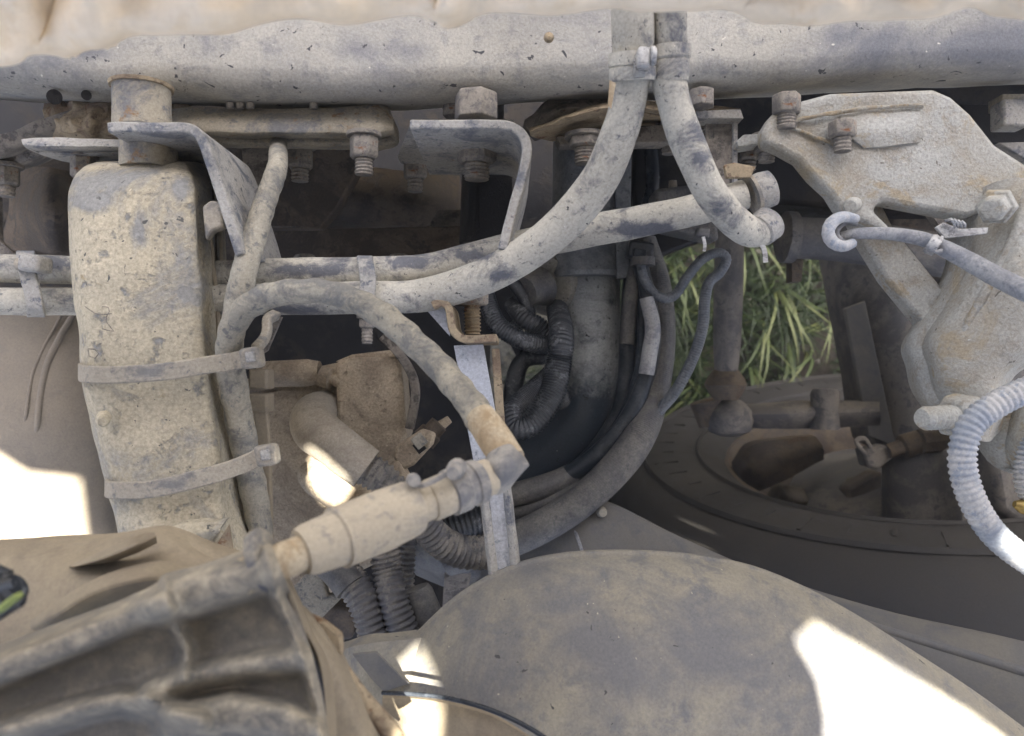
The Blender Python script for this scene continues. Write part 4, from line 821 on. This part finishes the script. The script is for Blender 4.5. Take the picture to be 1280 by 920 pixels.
mk('hose_collar', tube([(396, 694, .69, 20), (420, 712, .685, 22), (438, 734, .68, 22)], sides=20, squash=.9), m_cable, tag=('dark folded collar round the leftmost ribbed hose', 'collar'))
mk('strap_bracket', plate([(380, 720), (398, 700), (410, 745), (440, 735), (400, 775), (380, 770), (360, 740)], .72, .01), m_loom, bevel=.002, tag=('dark bent metal strap bracket in the gap below the sensor', 'bracket'))
mk('hose_stub', lathe((520, 735, .70), (545, 800, .70), [(0, 16), (.1, 19), (1, 21)], 20), m_cable, tag=('short woven grey hose stub right of the ribbed hoses', 'hose'), nz=.0005)
mk('tilted_tab', plate([(556, 710), (590, 715), (575, 775), (552, 770)], .78, .01), m_brktd, bevel=.002, tag=('tilted brown metal tab deep below the strut', 'bracket'))
mk('lower_casting', loft([[(500, 660, .80), (540, 640, .79), (590, 660, .80), (630, 700, .82)], [(510, 700, .79), (545, 695, .77), (590, 710, .78), (630, 730, .81)], [(520, 720, .82), (560, 735, .80), (600, 745, .81), (640, 750, .84)]], 6, 5, thick=.04), m_cable, tag=('grey lobed casting under the ribbed hose bend', 'casting'), nz=.002, nscale=40)
mk('dark_block', plate([(340, 745), (400, 755), (440, 760), (440, 800), (400, 805), (360, 790)], .80, .05), m_brown, bevel=.004, nz=.002, tag=('small dark grimy block in the gap behind the rust stained edge', 'block'))

# ================================================================== DOME (bottom)
dm = thing('air_tank_dome', 'smooth dusty grey dome of a tank end filling the bottom with bright sun patches', 'tank', (850, 900, .5))
cxp, cyp = 850, 1010
def dome_rows():
    top = [(440, 900), (470, 850), (520, 790), (575, 740), (640, 706), (710, 690), (790, 687), (870, 692), (940, 706), (1010, 735), (1070, 768), (1130, 806), (1190, 845), (1240, 880), (1300, 925)]
    rows = []; n = 9
    for k in range(n):
        f = k / (n - 1); row = []
        for (x, y) in top:
            # from the silhouette inwards and nearer to the camera
            s = math.sin(f * math.pi / 2)
            tx, ty = 850 + (x - 850) * .62, 1060
            xx = x + (tx - x) * (1 - math.cos(f * math.pi / 2)) * 1.0; yy = y + (ty - y) * (1 - math.cos(f * math.pi / 2))
            row.append((xx, yy, .60 - .10 * s))
        rows.append(row)
    rows.insert(0, [(x + (850 - x) * .02, y + 10, .72) for x, y in top])
    return rows
dmo = mk('shell', loft(dome_rows(), 4, 5), m_dome, dm, nz=.0008, nscale=12)
stain(dmo, [(700, 755, 30, 12, -.4), (745, 805, 40, 26, -.55), (800, 850, 60, 40, -.3), (900, 800, 90, 50, -.3), (960, 880, 80, 60, -.2), (620, 860, 50, 40, -.2), (860, 730, 120, 26, .25), (1020, 770, 60, 30, .2)])
lb = thing('lower_sleeve', 'short tan sleeve with a thin wire ring, left of the grey dome', 'sleeve', (510, 860, .55))
mk('sleeve', loft([[(420, 815, .60), (450, 806, .58), (500, 800, .57), (540, 796, .58), (560, 790, .62)], [(430, 860, .58), (460, 860, .56), (500, 860, .55), (545, 850, .56), (570, 850, .60)], [(440, 980, .56), (470, 980, .54), (510, 980, .53), (560, 980, .54), (600, 980, .58)]], 6, 6, thick=.02), m_dome, lb, nz=.0008)
mk('flat_tab', plate([(440, 818), (470, 815), (500, 845), (512, 855), (480, 865), (465, 850)], .545, .003), m_liner, lb, bevel=.0006)
mk('wire_ring', tube([(478, 866, .50, 2.6), (520, 868, .488, 2.8), (566, 874, .48, 2.8), (620, 890, .475, 3), (670, 915, .47, 3), (710, 945, .47, 3)], sides=10), m_exhd, lb)
mk('ring_plate', loft([[(478, 872, .515), (540, 876, .495), (620, 898, .48), (700, 950, .475)], [(478, 890, .51), (540, 900, .49), (600, 920, .478), (690, 990, .47)], [(478, 960, .50), (540, 980, .48), (600, 1000, .47), (690, 1040, .46)]], 6, 5, thick=.004), m_tanp, lb)
mk('stiff_wire', tube([(714, 650, .78), (722, 672, .76), (728, 690, .74)], 2.2, sides=8), m_thin, tag=('short stiff grey wire sticking up behind the dome', 'wire'))

# liner panel behind the dome
ln = thing('wheel_arch_liner', 'grey dusty sheet running from the cables down right between dome and tyre', 'liner', (950, 760, .7))
mk('sheet', loft([[(600, 660, .80), (680, 640, .79), (730, 628, .78), (770, 632, .77), (850, 672, .75), (960, 720, .73), (1100, 764, .70), (1280, 806, .67), (1420, 840, .65)],
                  [(600, 700, .79), (680, 680, .78), (730, 670, .76), (790, 676, .75), (880, 710, .725), (990, 752, .70), (1120, 800, .67), (1290, 850, .64), (1430, 890, .62)],
                  [(600, 780, .78), (680, 780, .76), (740, 780, .74), (820, 780, .72), (930, 800, .69), (1050, 860, .66), (1180, 900, .64), (1310, 940, .61), (1430, 980, .60)]], 6, 6, thick=.012), m_liner, ln, nz=.001, nscale=14)
mk('fold', tube([(860, 700, .728, 4), (960, 738, .71, 5), (1100, 786, .68, 6), (1280, 840, .645, 7), (1380, 870, .63, 7)], sides=10), m_liner, ln)
mk('bead', lathe((752, 640, .765), (754, 641, .755), [(0, 7), (1, 5)], 12), m_dome, ln)
mk('backing', plate([(640, 690), (720, 640), (735, 700), (640, 730)], .86, .02), m_exhd, ln)

# ================================================================== THIN HOSE and clips at right
th = thing('thin_line', 'thin grey line through a rubber clip, bowing right across the cast bracket', 'hose', (1150, 300, .55))
mk('line', tube([(1052, 296, .57, 6), (1072, 292, .565, 7), (1110, 292, .56, 8), (1150, 298, .555, 9), (1175, 308, .55, 10), (1210, 326, .54, 11.5), (1250, 348, .525, 12.5), (1300, 372, .51, 13), (1350, 392, .50, 13)], sides=20), m_thin, th)
mk('collar', lathe((1160, 303, .55), (1172, 309, .548), [(0, 11), (.3, 13), (1, 12)], 16), m_chrome, th)
rc = thing('rubber_clip', 'pale C shaped rubber clip at the left end of the thin line', 'clip', (1050, 290, .56))
mk('ring', tube([(1070, 274, .565, 6), (1054, 271, .56, 7), (1040, 278, .558, 8), (1035, 291, .557, 8), (1041, 303, .558, 8), (1054, 308, .56, 7), (1066, 304, .565, 6)], sides=14), m_pcorr, rc)
mk('inner_ring', tube([(1070, 280, .572, 3), (1056, 278, .568, 4), (1047, 285, .567, 4), (1045, 293, .567, 4), (1052, 301, .568, 4), (1064, 298, .572, 3)], sides=10), m_thin, rc)
wt = thing('twist_tie', 'silver wire tie and tab fixing the thin line to the cast bracket', 'tie', (1190, 290, .55))
mk('tab', plate([(1170, 284), (1180, 278), (1200, 286), (1236, 284), (1234, 292), (1204, 296), (1182, 298)], .548, .003), m_chrome, wt, bevel=.0005)
for i in range(4): mk('coil', tube([(1182 + i * 5, 276 + i, .545), (1190 + i * 5, 274 + i, .54), (1194 + i * 4, 284, .545)], 1.8, sides=8), m_chrome, wt)
mk('wire_leg', tube([(1178, 296, .547), (1170, 306, .545), (1164, 314, .545), (1178, 313, .543)], 2.4, sides=8), m_chrome, wt)
corr_hose('pale_ribbed_hose', [(1340, 468, .52, 16), (1280, 489, .52, 16), (1245, 506, .52, 16), (1215, 530, .52, 16), (1203, 566, .52, 16), (1208, 605, .52, 16), (1226, 645, .52, 16), (1251, 676, .52, 16), (1290, 705, .52, 16), (1340, 735, .52, 17)],
          'pale ribbed hose bending round at the right edge, its lower end in sunshine', m_pcorr, pitch=.0042, dep=.0006)
corr_hose('pale_ribbed_hose', [(1300, 540, .54, 12), (1284, 570, .54, 12), (1282, 605, .54, 12), (1300, 640, .54, 12)], 'sliver of a second ribbed hose at the extreme right edge', m_pcorr)
mk('brass_fitting', lathe((1268, 630, .54), (1296, 638, .54), [(0, 4), (.3, 9), (1, 11)], 16), m_brass, tag=('small yellow brass fitting at the right edge', 'fitting'))

# ================================================================== WHEEL, STEERING
CEN = MV @ P(1128, 577, 1.31); aw = R(-7)
AX = Vector((math.sin(aw), math.cos(aw), 0)); RX = Vector((math.cos(aw), -math.sin(aw), 0)); RZ = Vector((0, 0, 1))   # AX points inboard (towards the picture top)
def ring(prof, sides=96, a0=0, a1=2 * math.pi, tw=None):
    vs, fs = [], []; m = len(prof); full = abs(a1 - a0) > 6.2; ns = sides if full else sides + 1
    for i in range(ns):
        a = a0 + (a1 - a0) * i / sides; dr = RX * math.cos(a) + RZ * math.sin(a)
        for (r, x) in prof: vs.append(CEN + dr * r + AX * x)
    for i in range(sides):
        j = (i + 1) % ns
        for k in range(m - 1): fs.append((i * m + k, j * m + k, j * m + k + 1, i * m + k + 1))
    return vs, fs
wh = thing('front_wheel', 'large truck wheel at right with dusty black tyre and rust rimmed hub', 'wheel', (1128, 577, 1.31))
mk('tyre', ring([(.285, -.02), (.29, .012), (.31, .028), (.36, .045), (.41, .048), (.45, .040), (.475, .022), (.49, .0), (.498, -.03), (.502, -.10), (.502, -.17), (.495, -.22), (.47, -.25), (.40, -.27), (.30, -.26), (.285, -.22)]), m_tyre, wh, world=True, nz=.0012, nscale=20)
mk('rim', ring([(.272, -.20), (.270, -.05), (.274, .0), (.286, .014), (.294, .012), (.295, .004), (.285, -.02), (.283, -.2)]), m_wheel, wh, world=True, nz=.0008)
mk('disc', ring([(.272, -.16), (.18, -.15), (.10, -.10), (.001, -.10)]), m_axle, wh, world=True)
lugs = []
def wbox(a, r0, r1, x0, x1, da):
    vs = []
    for aa in (a - da, a + da):
        dr = RX * math.cos(aa) + RZ * math.sin(aa)
        for r, x in ((r0, x0), (r1, x0), (r1, x1), (r0, x1)): vs.append(CEN + dr * r + AX * x)
    return vs, [(0, 1, 2, 3), (7, 6, 5, 4), (0, 4, 5, 1), (1, 5, 6, 2), (2, 6, 7, 3), (3, 7, 4, 0)]
for i in range(64):
    a = 2 * math.pi * i / 64
    lugs.append(wbox(a, .49, .5055, -.04, -.09, .040)); lugs.append(wbox(a + .05, .49, .5055, -.10, -.16, .040)); lugs.append(wbox(a, .49, .5055, -.17, -.22, .040))
mk('tread_block', merge(*lugs), m_tyre, wh, world=True, smooth=False, kind='stuff')
rib = []
for i in range(46):
    a = 2 * math.pi * i / 46; rib.append(wbox(a, .38, .40 + .01 * (i % 3), .03, .0485, .002 + .004 * (i % 2)))
mk('sidewall_mark', merge(*rib), m_tyre, wh, world=True, smooth=False, kind='stuff')
mk('bead_line', ring([(.335, .038), (.338, .044), (.342, .040)]), m_tyre, wh, world=True)
mk('bead_line', ring([(.430, .044), (.433, .051), (.437, .045)]), m_tyre, wh, world=True)
dr_ = thing('brake_drum', 'rusty brake drum and backing plate nested inside the wheel', 'brake drum', (1100, 600, 1.3))
mk('drum', ring([(.18, -.12), (.185, -.05), (.18, -.04), (.17, -.03), (.12, -.02), (.05, .0), (.001, .0)], 64), m_axle, dr_, world=True, nz=.002, nscale=15)
mk('backing_lobe', loft([[(920, 580, 1.33), (940, 556, 1.30), (985, 548, 1.28), (1020, 545, 1.30)], [(925, 598, 1.33), (950, 585, 1.28), (990, 570, 1.26), (1030, 560, 1.29)], [(945, 615, 1.34), (965, 608, 1.30), (1000, 590, 1.28), (1030, 575, 1.31)]], 6, 6, thick=.03), m_wheel, dr_, nz=.002, nscale=20, label='rust brown bulging lobe at the left')
mk('backing_lobe', loft([[(965, 622, 1.33), (980, 608, 1.30), (1005, 612, 1.30)], [(972, 632, 1.32), (990, 624, 1.28), (1012, 628, 1.29)], [(985, 642, 1.33), (1000, 640, 1.30), (1018, 640, 1.31)]], 6, 6, thick=.03), m_axle2, dr_, nz=.002, nscale=20)
mk('backing_lobe', loft([[(1048, 612, 1.30), (1075, 600, 1.27), (1108, 604, 1.28)], [(1040, 636, 1.28), (1075, 628, 1.25), (1110, 628, 1.26)], [(1046, 656, 1.29), (1075, 660, 1.27), (1110, 660, 1.28)]], 6, 6, thick=.03), m_axle2, dr_, nz=.002, nscale=20)
def wt_(px, py, d): return (px, py, d)
ca = thing('brake_chamber_mount', 'grey chamber and bracket parts bolted in front of the brake drum', 'brake part', (1150, 620, 1.15))
mk('chamber', lathe((1150, 560, 1.16), (1152, 680, 1.16), [(0, 38), (.1, 44), (.8, 44), (1, 36)], 28), m_axle, ca, nz=.002)
mk('clevis', plate([(1078, 562), (1110, 556), (1118, 572), (1098, 588), (1084, 584)], 1.12, .03), m_axle, ca, bevel=.004)
mk('eye', tube([(1080, 566, 1.115), (1070, 552, 1.115), (1080, 548, 1.115), (1088, 560, 1.115)], 3, sides=8), m_axle, ca)
mk('rod', lathe((1110, 564, 1.12), (1150, 552, 1.12), [(0, 9), (.4, 10), (.45, 15), (1, 15)], 14), m_wheel, ca, nz=.001)
mk('nut', lathe((1150, 552, 1.11), (1182, 548, 1.11), [(0, 16), (.7, 17), (1, 12)], 8), m_wheel, ca)
mk('block', plate([(1060, 610), (1098, 590), (1130, 600), (1130, 665), (1060, 660)], 1.25, .04), m_wheel, ca, bevel=.006, nz=.002)

tr = thing('vertical_damper', 'slim dark vertical rod ending in a rusty ball joint over the grass', 'rod', (910, 400, 1.1))
mk('rod', tube([(912, 285, 1.10, 17), (911, 340, 1.10, 18), (909, 420, 1.11, 17), (907, 480, 1.12, 13)], sides=24), m_axle, tr)
mk('joint_flare', lathe((907, 462, 1.12), (907, 500, 1.12), [(0, 15), (.3, 23), (.5, 26), (.8, 20), (1, 14)], 24), m_wheel, tr, nz=.001)
tie = thing('steering_link', 'dark steering link with round ball joint, lying across below the grass', 'steering link', (990, 520, 1.13))
mk('ball_joint', lathe((912, 545, 1.15), (911, 500, 1.15), [(0, 12), (.12, 25), (.4, 29), (.7, 27), (.9, 20), (1, 14)], 28), m_axle, tie, nz=.001)
mk('joint_cap', lathe((892, 530, 1.16), (884, 500, 1.16), [(0, 18), (1, 22)], 20), m_wheel, tie)
mk('bar', loft([[(925, 506, 1.17), (960, 505, 1.16), (1020, 501, 1.15), (1100, 502, 1.15)], [(930, 518, 1.14), (960, 518, 1.13), (1020, 516, 1.13), (1100, 515, 1.13)], [(925, 534, 1.16), (960, 536, 1.15), (1020, 536, 1.15), (1100, 532, 1.15)]], 6, 5, thick=.03), m_axle, tie, nz=.001)
mk('boss', lathe((1031, 486, 1.14), (1031, 536, 1.14), [(0, 14), (.1, 17), (.5, 16), (1, 18)], 20), m_axle, tie, nz=.001)
sp_ = thing('leaf_spring_arm', 'broad brown suspension arm slanting down behind the cast strut', 'suspension arm', (1110, 430, 1.2))
mk('arm', loft([[(1040, 320, 1.20), (1070, 320, 1.17), (1110, 322, 1.16), (1150, 330, 1.18)], [(1055, 400, 1.20), (1080, 400, 1.17), (1120, 400, 1.16), (1160, 400, 1.18)], [(1070, 480, 1.20), (1095, 480, 1.17), (1130, 480, 1.16), (1170, 480, 1.18)], [(1082, 550, 1.21), (1100, 560, 1.18), (1140, 560, 1.17), (1190, 555, 1.2)]], 6, 6, thick=.05), m_axle, sp_, nz=.003, nscale=18)
mk('outer_plate', plate([(1110, 330), (1160, 330), (1215, 400), (1250, 560), (1150, 560)], 1.24, .04), m_wheel, sp_, bevel=.006, nz=.003, nscale=15)
mk('pale_plate', plate([(1056, 385), (1082, 375), (1112, 520), (1120, 560), (1086, 545), (1070, 470)], 1.15, .01), m_liner, sp_, bevel=.002, nz=.002, nscale=20)
dl = thing('dark_shaft', 'dark round shaft with a flange passing behind the thin line', 'shaft', (1030, 300, .9))
mk('shaft', tube([(985, 297, .92, 26), (1040, 300, .92, 26), (1120, 310, .92, 27), (1300, 340, .92, 27)], sides=26), m_axle, dl)
mk('flange', lathe((974, 296, .92), (992, 297, .92), [(0, 22), (.3, 32), (1, 32)], 28), m_axle, dl, nz=.001)
mk('bracket', plate([(990, 318), (1005, 318), (1002, 352), (990, 352)], .93, .02), m_wheel, dl)
bm_ = thing('upper_beam', 'dark shaded beam behind the cast bracket at the top right', 'beam', (1050, 220, .9))
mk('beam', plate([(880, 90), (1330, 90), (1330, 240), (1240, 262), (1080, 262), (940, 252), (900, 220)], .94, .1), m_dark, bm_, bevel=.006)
mk('lower_web', plate([(1100, 240), (1330, 240), (1330, 420), (1260, 420), (1190, 360), (1120, 300)], 1.0, .06), m_brown, bm_, bevel=.006)
mk('rear_box', plate([(1200, 400), (1330, 380), (1330, 700), (1250, 640), (1230, 520)], 1.0, .08), m_axle, bm_, bevel=.01)

# ================================================================== dusty air
HB = bpy.data.materials.new('dusty_air'); HB.use_nodes = True; hn = HB.node_tree.nodes; hn.remove(hn['Principled BSDF'])
pv = hn.new('ShaderNodeVolumePrincipled'); pv.inputs['Color'].default_value = (0.95, 0.92, 0.86, 1); pv.inputs['Density'].default_value = 0.028; pv.inputs['Anisotropy'].default_value = 0.2
HB.node_tree.links.new(pv.outputs[0], hn['Material Output'].inputs['Volume'])
hx0, hx1, hy0, hy1, hz0, hz1 = -4, 4, -4, 4, -1, 2.9
mk('haze', ([(x, y, z) for z in (hz0, hz1) for x, y in ((hx0, hy0), (hx1, hy0), (hx1, hy1), (hx0, hy1))], [(3, 2, 1, 0), (4, 5, 6, 7), (0, 1, 5, 4), (1, 2, 6, 5), (2, 3, 7, 6), (3, 0, 4, 7)]), HB, world=True, smooth=False, kind='stuff')
